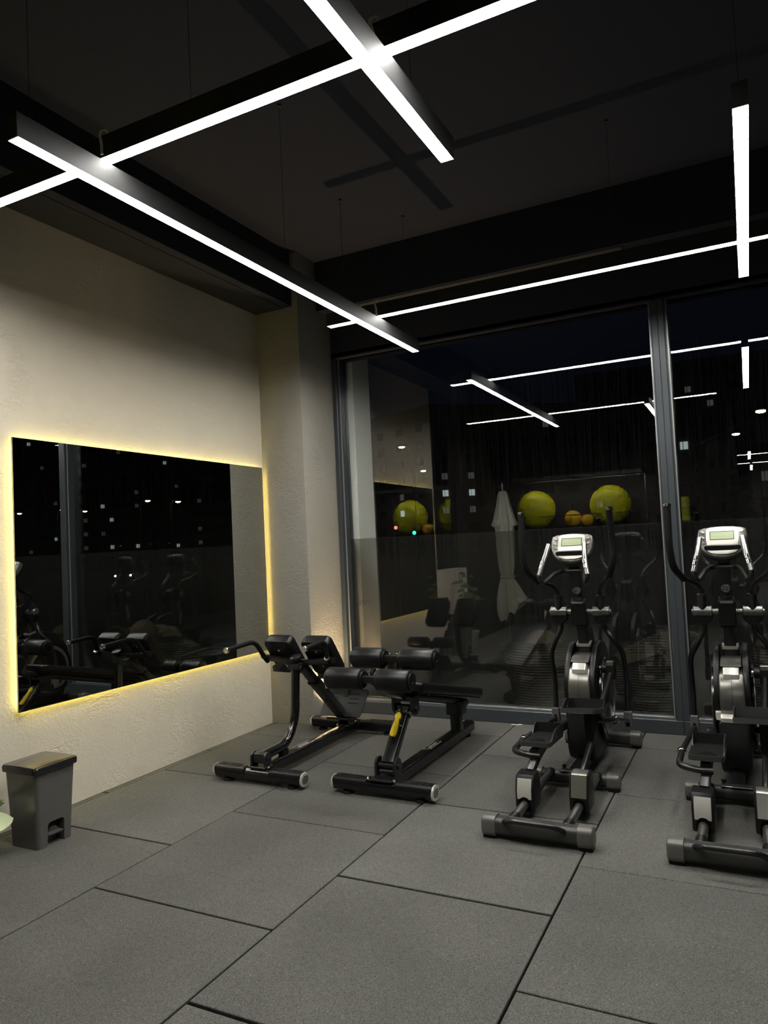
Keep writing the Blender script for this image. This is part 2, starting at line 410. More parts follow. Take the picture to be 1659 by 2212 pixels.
# ================================================================== THE ROOM
WY = 4.74      # inner face of the window frames
GY = 4.85      # glass plane
CZ = 4.13      # ceiling
X1 = 8.6; Y0 = -11.9

# floor: one metre rubber tiles laid in a running bond
def build_floor():
    bm = nb(); lay = bm.faces.layers.float.new('tile_shade')
    base = 1.047  # first long joint seen from the left wall
    offs = [0.3356, 0.8329, 0.3356, 0.8439]
    gap = 0.0042
    for i in range(-2, 9):
        xa = base+i; xb = xa+1
        xa2 = max(xa, 0.0); xb2 = min(xb, X1)
        if xb2-xa2 < 0.02: continue
        # measured: strip left of the first joint .8329, next .3356, next .8439, next .3235
        o = {-1: 0.8329, 0: 0.3356, 1: 0.8439, 2: 0.3235}.get(i, 0.83 if i % 2 else 0.33)
        for j in range(-14, 6):
            ya = o+j; yb = ya+1
            ya2 = max(ya, Y0); yb2 = min(yb, WY+0.05)
            if yb2-ya2 < 0.02: continue
            g = gap*(0.6+random.random()*0.8); g2 = gap*(0.6+random.random()*1.6)
            vs = box(bm, xa2+g, xb2-g, ya2+g2, yb2-g2, -0.03, 0.0, 0.0025, 1)
            sh = 0.88+random.random()*0.24
            for f in {f for v in vs for f in v.link_faces}: f[lay] = sh
    o = struct('floor', bm, 'floor')
    b = nb(); box(b, -0.3, X1, Y0, GY+0.02, -0.06, -0.012); s = obj('floor_underlay', b, 'groove', o)
build_floor()

b = nb(); box(b, -0.2, X1+0.2, Y0-0.2, GY+0.15, CZ, CZ+0.15); struct('ceiling', b, 'ceiling')
# left wall with the mirror; runs from just outside the frame to the column
b = nb(); box(b, -0.18, 0.0, 1.60, 4.2, 0, CZ+0.02); struct('wall_left', b, 'wall')
b = nb(); box(b, -0.18, 0.44, 4.2, WY+0.02, 0, CZ+0.02, 0.006, 2); struct('wall_column', b, 'column')
# low wall beyond the end of the plastered wall
b = nb(); box(b, -0.18, 0.0, 0.45, 1.60, 0, 1.12); struct('wall_low', b, 'wall')
b = nb(); box(b, -0.18, -0.02, Y0, 0.45, 0, CZ); struct('wall_left_rear', b, 'dark_wall')
b = nb(); box(b, -0.13, -0.115, 0.45, 1.60, 1.12, CZ); g = struct('window_3', b, 'glass')
b = nb(); box(b, X1, X1+0.2, Y0, GY+0.1, 0, CZ); struct('wall_right', b, 'dark_wall')
b = nb(); box(b, -0.2, X1+0.2, Y0-0.2, Y0, 0, CZ); struct('wall_back', b, 'dark_wall')
# partition behind the photographer with the ball shelf
b = nb(); box(b, 0.0, 3.75, -1.98, -1.83, 0, CZ); struct('wall_partition', b, 'dark_wall')
b = nb(); box(b, 0.0, 0.38, Y0, 4.2, 3.645, CZ, 0.004, 1); box(b, 0.0, 0.30, Y0, 4.19, 3.641, 3.646); struct('trim_beam_left', b, 'beam')
b = nb(); box(b, 0.44, X1, 4.51, 4.93, 3.672, CZ, 0.004, 1); struct('trim_beam_window', b, 'beam')
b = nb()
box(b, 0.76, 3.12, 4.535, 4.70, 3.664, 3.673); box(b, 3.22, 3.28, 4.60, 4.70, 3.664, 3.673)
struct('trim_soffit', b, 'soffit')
b = nb(); box(b, 0.44, X1, WY, 4.93, 3.28, 3.672); struct('trim_window_head', b, 'beam')

# window wall: frames, gaskets, panes
def window(n, x0, x1, first=False):
    f = nb()
    zt = 3.29; zb = 0.105; wl_ = 0.045
    box(f, x0, x1, WY, WY+0.20, 0.0, zb, 0.004, 1)
    box(f, x0, x1, WY, WY+0.20, zt, zt+0.04, 0.003, 1)
    box(f, x0, x0+wl_, WY, WY+0.20, zb, zt, 0.003, 1)
    box(f, x1-wl_, x1, WY, WY+0.20, zb, zt, 0.003, 1)
    # stepped inner rebate
    box(f, x0+wl_, x0+wl_+0.018, WY+0.03, WY+0.17, zb, zt); box(f, x1-wl_-0.018, x1-wl_, WY+0.03, WY+0.17, zb, zt)
    w_ = struct('window_%d' % n, f, 'frame')
    g = nb(); a = x0+wl_+0.018; c = x1-wl_-0.018
    box(g, a, c, WY+0.055, GY, zb, zb+0.012, 0.002, 1); box(g, a, c, WY+0.07, GY, zt-0.010, zt)
    box(g, a-0.006, a+0.004, WY+0.026, WY+0.034, zb, zt); box(g, c-0.004, c+0.006, WY+0.026, WY+0.034, zb, zt)
    obj('glazing_gasket', g, 'frame_trim', w_)
    g = nb(); box(g, a, c, GY, GY+0.012, zb, zt); obj('pane', g, 'glass', w_, label='large clear glass pane')
    g = nb(); box(g, a, c, GY+0.014, GY+0.0155, zb, 1.583); obj('lower_film', g, 'film', w_, label='smoky film over the lower half of the pane')
    return w_
w1 = window(1, 0.44, 3.325)
window(2, 3.325, 6.2)
b = nb(); box(b, 6.2, X1, WY, WY+0.2, 0, 3.3); struct('wall_window_right', b, 'dark_wall')
# faint lettering on the film
t = text_mesh('GYM', 0.062); bmesh.ops.rotate(t, verts=t.verts, cent=(0, 0, 0), matrix=Matrix.Rotation(PI/2, 3, 'X'))
bmesh.ops.translate(t, verts=t.verts, vec=(0.605, GY-0.002, 0.99)); obj('lettering', t, 'darkgrey', w1, label='faint GYM lettering on the glass')

# ================================================================== MIRROR
mr = thing('wall_mirror', 'large rectangular wall mirror with a glowing warm light strip behind its edges', 'mirror', (0.0, 2.93, 0.648))
b = nb(); box(b, 0.026, 0.0315, 1.712, 4.143, 0.648, 2.247); obj('backing', b, 'mirror_edge', mr)
b = nb(); box(b, 0.0316, 0.036, 1.712, 4.143, 0.648, 2.247); obj('mirror_glass', b, 'mirror', mr)
b = nb(); q = 0.028
box(b, 0.010, 0.022, 1.712+q, 4.143-q, 0.648+q, 0.654+q); box(b, 0.010, 0.022, 1.712+q, 4.143-q, 2.241-q, 2.247-q)
box(b, 0.010, 0.022, 1.712+q, 1.718+q, 0.648+q, 2.247-q); box(b, 0.010, 0.022, 4.137-q, 4.143-q, 0.648+q, 2.247-q)
obj('led_strip', b, 'led', mr, label='warm yellow light strip')
b = nb(); box(b, 0.0, 0.026, 1.712+q+0.02, 4.143-q-0.02, 0.648+q+0.02, 2.247-q-0.02); obj('mounting_frame', b, 'mirror_edge', mr)

# ================================================================== CEILING LIGHTS
ZL = 3.06
def light(label, axis, c, a0, a1, z, wires, cables=(), group='linear pendant lights'):
    wd = 0.056; h = 0.095
    mid = (a0+a1)/2
    loc = (mid, c, z) if axis == 'x' else (c, mid, z)
    t = thing('linear_pendant_light', label, 'light', loc, group)
    def bx(bm, u0, u1, w0, w1, z0, z1, bev=0):
        if axis == 'x': box(bm, u0, u1, c+w0, c+w1, z0, z1, bev, 1)
        else: box(bm, c+w0, c+w1, u0, u1, z0, z1, bev, 1)
    b = nb(); bx(b, a0+0.004, a1-0.004, -wd/2, wd/2, z, z+h, 0.001); obj('housing', b, 'housing', t)
    b = nb(); bx(b, a0+0.005, a1-0.005, -wd/2+0.0015, wd/2-0.0015, z-0.0004, z+0.002); obj('diffuser', b, 'tube', t, label='glowing white diffuser')
    b = nb(); bx(b, a0, a0+0.004, -wd/2, wd/2, z, z+h)
    obj('end_cap', b, 'housing', t)
    b = nb(); bx(b, a1-0.004, a1, -wd/2, wd/2, z, z+h); obj('end_cap', b, 'housing', t)
    for u in wires:
        p = (u, c, z+h) if axis == 'x' else (c, u, z+h)
        b = nb(); cyl(b, p, (p[0], p[1], CZ), 0.0012, n=6); obj('suspension_wire', b, 'wire', t)
        b = nb(); cyl(b, (p[0], p[1], CZ-0.012), (p[0], p[1], CZ), 0.012, n=12); obj('ceiling_hook', b, 'wire', t)
    for u, pts in cables:
        p = Vector((u, c, z+h) if axis == 'x' else (c, u, z+h))
        b = nb()
        for k in (-1, 1):
            sweep(b, fillet([p+Vector(q)+Vector((0.004*k, 0, 0)) for q in pts], 0.04, 6), circ(0.0032, 8))
        obj('power_cable', b, 'cable', t, label='pale looped power cable')
    return t
loop = [(0, -0.033, -0.085), (0.0, -0.034, -0.035), (-0.012, -0.032, 0.0), (-0.006, -0.028, 0.022), (0.012, -0.02, 0.024), (0.016, -0.005, -0.001)]
light('long white linear pendant light slanting down from the upper left towards the window corner', 'y', 1.535, 0.645, 4.235, ZL, (0.72, 2.4, 4.1))
light('long white linear pendant light running along just inside the window, parallel to the glass', 'x', 3.595, 1.105, 5.1, ZL+0.118, (1.25, 3.2, 4.9), ((1.53, loop),))
light('long white linear pendant light crossing the whole upper left of the room, nearest the camera', 'x', 1.085, 0.36, 3.60, ZL+0.118, (0.5, 2.0, 3.5), ((1.545, loop), (2.822, loop)))
light('short white linear pendant light leaving the top edge and ending over the ceiling centre', 'y', 2.845, 0.24, 1.645, ZL, (0.32, 1.3))
light('short white linear pendant light hanging near the right edge above the exercise machines', 'y', 3.915, 1.86, 3.885, ZL, (1.90, 3.8))
for lab, ax, c, a0, a1, z in (
        ('first white linear light deeper in the room, seen only as a reflection in the window', 'x', -7.55, 3.6, 7.2, ZL+0.118),
        ('short white linear light deep in the room, crossing the first reflected bar', 'y', 3.95, -7.4, -5.6, ZL),
        ('second white linear light deeper in the room, lower reflected bar in the window', 'x', -10.0, 3.6, 7.2, ZL+0.118),
        ('short white linear light deep in the room under the lower reflected bar', 'y', 4.0, -10.9, -9.2, ZL)):
    light(lab, ax, c, a0, a1, z, ())

# uplight washing the column
u = thing('floor_uplight', 'small black floor uplight shining up the column beside the window', 'lamp', (0.515, 4.42, 0.0))
b = nb(); lathe(b, [(0.045, 0), (0.05, 0.004), (0.05, 0.018), (0.012, 0.022), (0.012, 0.045)], (0.515, 4.42, 0.0), n=24); obj('base', b, 'satinblack', u)
ax = Vector((-0.10, -0.02, 1.0)).normalized()
b = nb(); lathe(b, [(0.030, 0), (0.036, 0.01), (0.036, 0.085), (0.033, 0.085), (0.033, 0.078)], Vector((0.515, 4.42, 0.045)), ax, n=24, cap=False); obj('lamp_head', b, 'satinblack', u)
b = nb(); lathe(b, [(0.0325, 0.068), (0.0325, 0.072)], Vector((0.515, 4.42, 0.045)), ax, n=24); obj('lens', b, 'uplens', u, label='glowing warm lens')
sl = bpy.data.lights.new('uplight_beam', 'SPOT'); sl.energy = 110; sl.color = (1.0, 0.74, 0.42); sl.spot_size = math.radians(120); sl.spot_blend = 0.9; sl.shadow_soft_size = 0.015
so = bpy.data.objects.new('uplight_beam', sl); COL.objects.link(so); so.parent = u
so.location = Vector((0, 0, 0.045))+ax*0.09
so.rotation_euler = ax.to_track_quat('Z', 'Y').to_euler(); so.rotation_euler = (-ax).to_track_quat('Z', 'Y').to_euler()

# ================================================================== BIN
def build_bin():
    t = thing('pedal_bin', 'dark grey plastic pedal bin with a brown-black lid, standing against the beige wall', 'bin', (0.33, 1.64, 0))
    # outer body: tapered rounded box, recess for the pedal on the +x face
    x0, x1, y0, y1, H = 0.225, 0.441, 1.523, 1.735, 0.415
    b = nb()
    def ring(z, g, r=0.022):
        return [Vector(((x0+x1)/2+a, (y0+y1)/2+c, z)) for a, c in rrect((x1-x0)+g, (y1-y0)+g, r, 5)]
    zs = [(0.0, 0.0), (0.004, 0.002), (0.2, 0.018), (H-0.03, 0.036), (H, 0.038)]
    rings = [[b.verts.new(p) for p in ring(z, g)] for z, g in zs]
    n = len(rings[0])
    for i in range(len(rings)-1):
        for k in range(n): b.faces.new((rings[i][k], rings[i][(k+1) % n], rings[i+1][(k+1) % n], rings[i+1][k]))
    b.faces.new(rings[0][::-1]); b.faces.new(rings[-1])
    body = obj('body', b, 'binbody', t)
    # carve the arch shaped pedal recess
    c = nb(); ym = 1.632; hw = 0.052
    poly = [(ym-hw, -0.02), (ym+hw, -0.02)] + arc(ym+hw-0.02, 0.105, 0.02, 0, PI/2, 5) + arc(ym-hw+0.02, 0.105, 0.02, PI/2, PI, 5)
    prism(c, poly, x1-0.055, x1+0.08, 'x')
    cut = obj('cutter', c, 'binbody', t)
    md = body.modifiers.new('recess', 'BOOLEAN'); md.operation = 'DIFFERENCE'; md.object = cut; md.solver = 'EXACT'
    bpy.context.view_layer.update()
    dg = bpy.context.evaluated_depsgraph_get(); dg.update()
    me = bpy.data.meshes.new_from_object(body.evaluated_get(dg)); body.modifiers.clear(); me.set_sharp_from_angle(angle=0.6); body.data = me
    wnm = body.modifiers.new('weighted', 'WEIGHTED_NORMAL'); wnm.keep_sharp = True
    bpy.data.objects.remove(cut)
    b = nb(); prism(b, [(ym-0.045, 0.052), (ym+0.045, 0.052), (ym+0.045, 0.060), (ym+0.03, 0.064), (ym-0.03, 0.064), (ym-0.045, 0.060)], x1-0.052, x1+0.004, 'x', 0.002)
    prism(b, [(ym-0.03, 0.062), (ym+0.03, 0.062)]+arc(ym, 0.066, 0.03, 0, PI, 8, 0.022), x1-0.050, x1-0.018, 'x')
    obj('pedal', b, 'binpedal', t)
    b = nb()
    def lring(z, g, r): return [b.verts.new(Vector(((x0+x1)/2+a, (y0+y1)/2+c_, z))) for a, c_ in rrect((x1-x0)+g, (y1-y0)+g, r, 5)]
    R = [lring(H-0.018, 0.040, 0.024), lring(H-0.018, 0.066, 0.03), lring(H+0.006, 0.070, 0.032), lring(H+0.016, 0.060, 0.03), lring(H+0.0165, 0.04, 0.026)]
    for i in range(len(R)-1):
        for k in range(n): b.faces.new((R[i][k], R[i][(k+1) % n], R[i+1][(k+1) % n], R[i+1][k]))
    b.faces.new(R[0][::-1]); b.faces.new(R[-1]); obj('rim', b, 'binrim', t, label='glossy black rim')
    b = nb(); cx = (x0+x1)/2; cy = (y0+y1)/2; W = (x1-x0)+0.052; D = (y1-y0)+0.052; fold = cx-0.045
    # lid in two panels with a slight dome
    def panel(a, c_):
        nx, ny = 8, 10; g = []
        for i in range(nx+1):
            row = []
            for j in range(ny+1):
                x = a+(c_-a)*i/nx; y = cy-D/2+D*j/ny
                ex = (2*(x-cx)/W); ey = (2*(y-cy)/D)
                row.append(b.verts.new((x, y, H+0.0168+0.010*(1-min(1, ex*ex))*(1-ey*ey*0.8))))
            g.append(row)
        for i in range(nx):
            for j in range(ny): b.faces.new((g[i][j], g[i+1][j], g[i+1][j+1], g[i][j+1]))
    panel(cx-W/2+0.012, fold-0.001); panel(fold+0.001, cx+W/2-0.012)
    obj('lid', b, 'binlid', t)
    t.location.x -= 0.018
build_bin()

# ================================================================== BENCHES
def foot_bar(t, cx, y, half, label=None):
    """floor foot: black stadium bar with grip covers, chrome trimmed ends and two pads"""
    b = nb(); sec = rrect(0.086, 0.080, 0.036, 6)
    sweep(b, [(cx-half+0.006, y, 0.058), (cx+half-0.006, y, 0.058)], sec, side=(0, 1, 0)); f = obj('foot_bar', b, 'blackpaint', t)
    for s in (-1, 1):
        b = nb(); sec2 = rrect(0.094, 0.052, 0.022, 5)
        xa = cx+s*0.10; xb = cx+s*(half-0.004)
        sweep(b, [(xa, y, 0.078), (xb, y, 0.078)], sec2, side=(0, 1, 0))
        for i in range(4):
            for j in range(3):
                xx = xa+s*0.05+s*i*(half-0.17)/4; yy = y-0.026+j*0.021
                box(b, min(xx, xx+s*0.035), max(xx, xx+s*0.035), yy, yy+0.012, 0.103, 0.1065, 0.001, 1)
        obj('grip_cover', b, 'plastic', f, label='textured plastic cover')
        b = nb(); xa = cx+s*(half-0.006); sweep(b, [(xa, y, 0.060), (xa+s*0.012, y, 0.060)], rrect(0.098, 0.086, 0.040, 6), side=(0, 1, 0))
        obj('end_cap', b, 'silver_bright', f, label='bright silver end cap')
        b = nb(); xa = cx+s*(half+0.004); sweep(b, [(xa, y, 0.060), (xa+s*0.005, y, 0.060)], rrect(0.066, 0.052, 0.024, 5), side=(0, 1, 0))
        obj('cap_inset', b, 'silver', f)
        b = nb(); lathe(b, [(0.036, 0), (0.038, 0.004), (0.034, 0.014), (0.022, 0.022)], (cx+s*(half-0.09), y, 0.0), n=20)
        obj('floor_pad', b, 'rubber', f)
    return f

def marking(t, cx, y, z):
    b = nb(); L = 0.19; W = 0.052; s = 0.022; h = 0.0015
    def P(u, v): return (cx+v, y+u+v*0.55)
    outer = [P(-L/2, -W/2), P(L/2, -W/2), P(L/2, W/2), P(-L/2, W/2)]
    k = 0.0035
    inner = [P(-L/2+k, -W/2+k), P(L/2-k, -W/2+k), P(L/2-k, W/2-k), P(-L/2+k, W/2-k)]
    for zz in (z, z+h):
        pass
    O = [b.verts.new((x_, y_, z+h)) for x_, y_ in outer]; I = [b.verts.new((x_, y_, z+h)) for x_, y_ in inner]
    O2 = [b.verts.new((x_, y_, z)) for x_, y_ in outer]
    for i in range(4):
        j = (i+1) % 4; b.faces.new((O[i], O[j], I[j], I[i])); b.faces.new((O2[i], O2[j], O[j], O[i]))
    o = obj('nameplate', b, 'print', t, label='white outlined nameplate on the beam')
    tm = text_mesh('primex', 0.046, 0.0004)
    m = Matrix.Rotation(PI/2, 4, 'Z'); bmesh.ops.transform(tm, matrix=m, verts=tm.verts)
    bmesh.ops.translate(tm, verts=tm.verts, vec=(cx, y, z+0.001)); obj('lettering', tm, 'print', o)

def roller(t, x0, x1, y, z, r=0.066):
    b = nb(); L = x1-x0; e = 0.012
    lathe(b, [(r*0.72, 0), (r-0.010, 0.001), (r-0.003, 0.006), (r, e), (r, L-e), (r-0.003, L-0.006), (r-0.010, L-0.001), (r*0.72, L)], (x0, y, z), (1, 0, 0), n=36)
    o = obj('foam_roller', b, 'vinyl', t)
    for xx, s in ((x0, -1), (x1, 1)):
        b = nb(); lathe(b, [(r*0.78, 0), (r*0.80, 0.005), (r*0.74, 0.009), (r*0.2, 0.010), (r*0.16, 0.006), (0.001, 0.006)], (xx, y, z), (s, 0, 0), n=30)
        obj('roller_cap', b, 'plastic', o)

def pad(b, c, w, l, th, rx, r=0.03):
    """upholstered pad: rounded rectangle w (x) by l, tilted by rx about x, centred at c"""
    m = Matrix.Translation(Vector(c)) @ Matrix.Rotation(rx, 4, 'X')
    sec = rrect(w, l, r, 6); z = [(-th/2, 0.94), (-th/2+0.006, 0.985), (-th/2+0.018, 1.0), (th/2-0.022, 1.0), (th/2-0.010, 0.975), (th/2-0.003, 0.93), (th/2, 0.86)]
    R = []
    for zz, k in z: R.append([b.verts.new(m @ Vector((a-(1-k)*a*0.4*1.6, c_*(1-(1-k)*0.4), zz))) for a, c_ in sec])
    n = len(sec)
    for i in range(len(R)-1):
        for k in range(n): b.faces.new((R[i][k], R[i][(k+1) % n], R[i+1][(k+1) % n], R[i+1][k]))
    b.faces.new(R[0][::-1]); b.faces.new(R[-1])

def back_extension():
    cx = 0.90
    t = thing('back_extension_bench', 'black back extension bench with thigh pads, grab handles and footplate, nearest the mirror', 'exercise bench', (cx, 3.45, 0))
    foot_bar(t, cx, 2.805, 0.345); foot_bar(t, 0.865, 4.14, 0.395)
    b = nb(); sweep(b, [(cx, 2.84, 0.072), (cx, 4.11, 0.072)], rrect(0.075, 0.085, 0.02, 4), side=(1, 0, 0)); bm_ = obj('main_beam', b, 'blackpaint', t)
    marking(bm_, cx, 3.32, 0.1155)
    b = nb(); box(b, cx-0.022, cx+0.022, 3.04, 3.115, 0.113, 0.150, 0.008, 2); cyl(b, (cx, 3.06, 0.15), (cx, 3.06, 0.154), 0.008, n=10); cyl(b, (cx, 3.095, 0.15), (cx, 3.095, 0.154), 0.008, n=10)
    obj('rubber_stop', b, 'rubber', t)
    # front clevis
    b = nb(); box(b, cx-0.062, cx+0.062, 2.775, 2.865, 0.098, 0.112, 0.002, 1)
    for s in (-1, 1): prism(b, [(2.785, 0.11), (2.855, 0.11), (2.855, 0.165)]+arc(2.82, 0.165, 0.035, 0, PI, 8), cx+s*0.053-0.006, cx+s*0.053+0.006, 'x')
    cyl(b, (cx-0.066, 2.82, 0.162), (cx+0.066, 2.82, 0.162), 0.016, n=16); box(b, cx-0.048, cx+0.048, 2.795, 2.85, 0.128, 0.196, 0.012, 3)
    o = obj('pivot_bracket', b, 'satinblack', t)
    b = nb(); [bolt(b, (cx+s*0.075, 2.80, 0.1085), r=0.008, h=0.009) for s in (-1, 1)]; obj('bolt', b, 'chrome', t)
    b = nb(); tube(b, [(cx, 2.83, 0.165), (cx, 3.12, 0.172), (cx, 3.235, 0.32), (cx, 3.262, 0.655)], 0.032, bend=0.14, n=22, seg=10); obj('front_post', b, 'blackpaint', t)
    # rear slanted square tube with telescoping inner
    a0 = Vector((cx, 3.95, 0.14)); a1 = Vector((cx, 3.315, 0.70)); dv = (a1-a0)
    b = nb(); sweep(b, [a0, a0+dv*0.70], rrect(0.082, 0.062, 0.010, 3), side=(1, 0, 0)); o = obj('rear_post', b, 'satinblack', t)
    b = nb(); [bolt(b, a0+dv*k+Vector((0.0, -0.023, -0.027)), (0, -0.66, -0.75), 0.006) for k in (0.42, 0.45)]
    sweep(b, [a0+dv*0.690, a0+dv*0.715], rrect(0.090, 0.070, 0.012, 3), side=(1, 0, 0)); obj('collar', b, 'plastic', o)
    b = nb(); sweep(b, [a0+dv*0.66, a0+dv*0.97], rrect(0.066, 0.047, 0.006, 2), side=(1, 0, 0)); obj('inner_post', b, 'darkgrey', t)
    b = nb(); p = a0+dv*0.60+Vector((0.05, 0.02, 0.0)); box(b, p.x, p.x+0.012, p.y-0.02, p.y+0.055, p.z-0.012, p.z+0.012, 0.004, 2); obj('adjusting_lever', b, 'yellow', t, label='yellow lever')
    b = nb()
    box(b, cx-0.055, cx+0.055, 3.88, 3.99, 0.112, 0.122, 0.002, 1)
    for s in (-1, 1): prism(b, [(3.90, 0.12), (3.985, 0.12), (3.985, 0.16)]+arc(3.945, 0.16, 0.04, 0, PI, 8), cx+s*0.048-0.005, cx+s*0.048+0.005, 'x')
    cyl(b, (cx-0.06, 3.945, 0.155), (cx+0.06, 3.945, 0.155), 0.015, n=16); obj('rear_bracket', b, 'satinblack', t)
    b = nb(); [bolt(b, (cx+s*0.045, 4.02, 0.115), r=0.008, h=0.009) for s in (-1, 1)]; [bolt(b, (cx+s*0.04, 3.875, 0.115), r=0.008) for s in (-1, 1)]; obj('bolt', b, 'chrome', t)
    # head bracket and knob
    b = nb(); box(b, cx-0.05, cx+0.05, 3.235, 3.335, 0.655, 0.705, 0.010, 2); cyl(b, (cx-0.062, 3.262, 0.672), (cx+0.062, 3.262, 0.672), 0.021, n=18)
    prism(b, [(3.20, 0.65), (3.24, 0.64), (3.24, 0.70), (3.19, 0.69)], cx-0.15, cx-0.08, 'x', 0.006); obj('head_bracket', b, 'satinblack', t)
    b = nb(); lathe(b, [(0.018, 0), (0.018, 0.02), (0.036, 0.026), (0.042, 0.036), (0.040, 0.050), (0.026, 0.057), (0.001, 0.058)], (cx+0.012, 3.268, 0.705), (0, -0.35, 1), n=24); obj('knob', b, 'plastic', t)
    # cross bar with two arms, slight V
    b = nb(); sweep(b, fillet([(0.615, 3.325, 0.728), (cx-0.06, 3.325, 0.700), (cx+0.06, 3.325, 0.700), (1.185, 3.325, 0.722)], 0.05), rrect(0.052, 0.040, 0.008, 2), side=(0, 1, 0)); obj('cross_bar', b, 'satinblack', t)
    for s, x in ((-1, 0.625), (1, 1.165)):
        yt = 2.86 if s < 0 else 3.0; yb = 3.135 if s < 0 else 3.215
        b = nb(); tube(b, [(x, 3.315, 0.70), (x, 3.275, 0.735), (x, yb+0.03, 0.868), (x, yt, 0.850)], 0.0175, bend=0.07, n=18, seg=8); h = obj('grab_handle', b, 'foam', t)
        b = nb(); lathe(b, [(0.0195, 0), (0.021, 0.003), (0.021, 0.020), (0.019, 0.024), (0.014, 0.024), (0.013, 0.020), (0.006, 0.020), (0.005, 0.024), (0.001, 0.024)], (x, yt+0.003, 0.850), (0, -1, -0.06), n=22); obj('end_plug', b, 'chrome', h, label='chrome end plug')
        b = nb(); lathe(b, [(0.021, -0.012), (0.021, 0.0)], (x, 3.262, 0.749), (0, -0.66, 0.75), n=20); obj('clamp_ring', b, 'chrome' if s > 0 else 'satinblack', h)
    for s, x in ((-1, 0.735), (1, 1.055)):
        b = nb(); pad(b, (x, 3.395, 0.745), 0.235, 0.33, 0.075, -0.92, 0.04); o = obj('thigh_pad', b, 'vinyl', t)
        b = nb(); m = Matrix.Translation((x, 3.395, 0.745)) @ Matrix.Rotation(-0.92, 4, 'X')
        box(b, -0.075, 0.075, -0.13, 0.13, -0.041, -0.033, 0.003, 1, m); box(b, -0.05, 0.05, -0.10, -0.05, -0.050, -0.040, 0.003, 1, m); box(b, -0.05, 0.05, 0.03, 0.09, -0.050, -0.040, 0.003, 1, m)
        obj('backing_plate', b, 'plastic', o)
        b = nb(); bolt(b, m @ Vector((0, -0.085, -0.052)), m.to_3x3() @ Vector((0, 0, -1))); bolt(b, m @ Vector((0, 0.06, -0.052)), m.to_3x3() @ Vector((0, 0, -1))); obj('bolt', b, 'chrome', o)
    # footplate
    b = nb(); c0 = Vector((cx, 3.925, 0.285)); m = Matrix.Translation(c0) @ Matrix.Rotation(math.atan2(0.18, 0.163), 4, 'X')
    w = 0.372; l = 0.245
    R = [[b.verts.new(m @ Vector((a*(1 if cc > 0 else 0.965), cc, zz))) for a, cc in rrect(w, l, 0.022, 4)] for zz in (-0.004, 0.004)]
    n = len(R[0])
    for k in range(n): b.faces.new((R[0][k], R[0][(k+1) % n], R[1][(k+1) % n], R[1][k]))
    b.faces.new(R[0][::-1]); b.faces.new(R[1])
    fp = obj('footplate', b, 'plastic', t, label='dark tread plate')
    b = nb()
    for xx in (-0.10, 0.08):
        for yy in (0.07, 0.03, -0.01): box(b, xx-0.045, xx+0.045, yy, yy+0.010, 0.0035, 0.0055, 0.001, 1, m)
    box(b, -0.02, 0.05, -0.10, -0.09, 0.0035, 0.0055, 0.001, 1, m); obj('tread_rib', b, 'rubber', fp)
    b = nb(); sweep(b, [(cx, 3.99, 0.12), (cx, 3.965, 0.30)], rrect(0.05, 0.04, 0.006, 2), side=(1, 0, 0)); box(b, cx-0.12, cx+0.12, 3.84, 3.90, 0.165, 0.185, 0.004, 1); obj('footplate_bracket', b, 'satinblack', t)
    # heel rollers
    b = nb(); cyl(b, (0.66, 3.99, 0.505), (1.14, 3.99, 0.505), 0.014, n=14); sweep(b, [(cx, 3.97, 0.30), (cx, 3.99, 0.50)], rrect(0.05, 0.04, 0.006, 2), side=(1, 0, 0)); obj('roller_axle', b, 'satinblack', t)
    roller(t, 0.655, 0.865, 3.99, 0.505, 0.056); roller(t, 0.935, 1.14, 3.99, 0.505, 0.056)
back_extension()

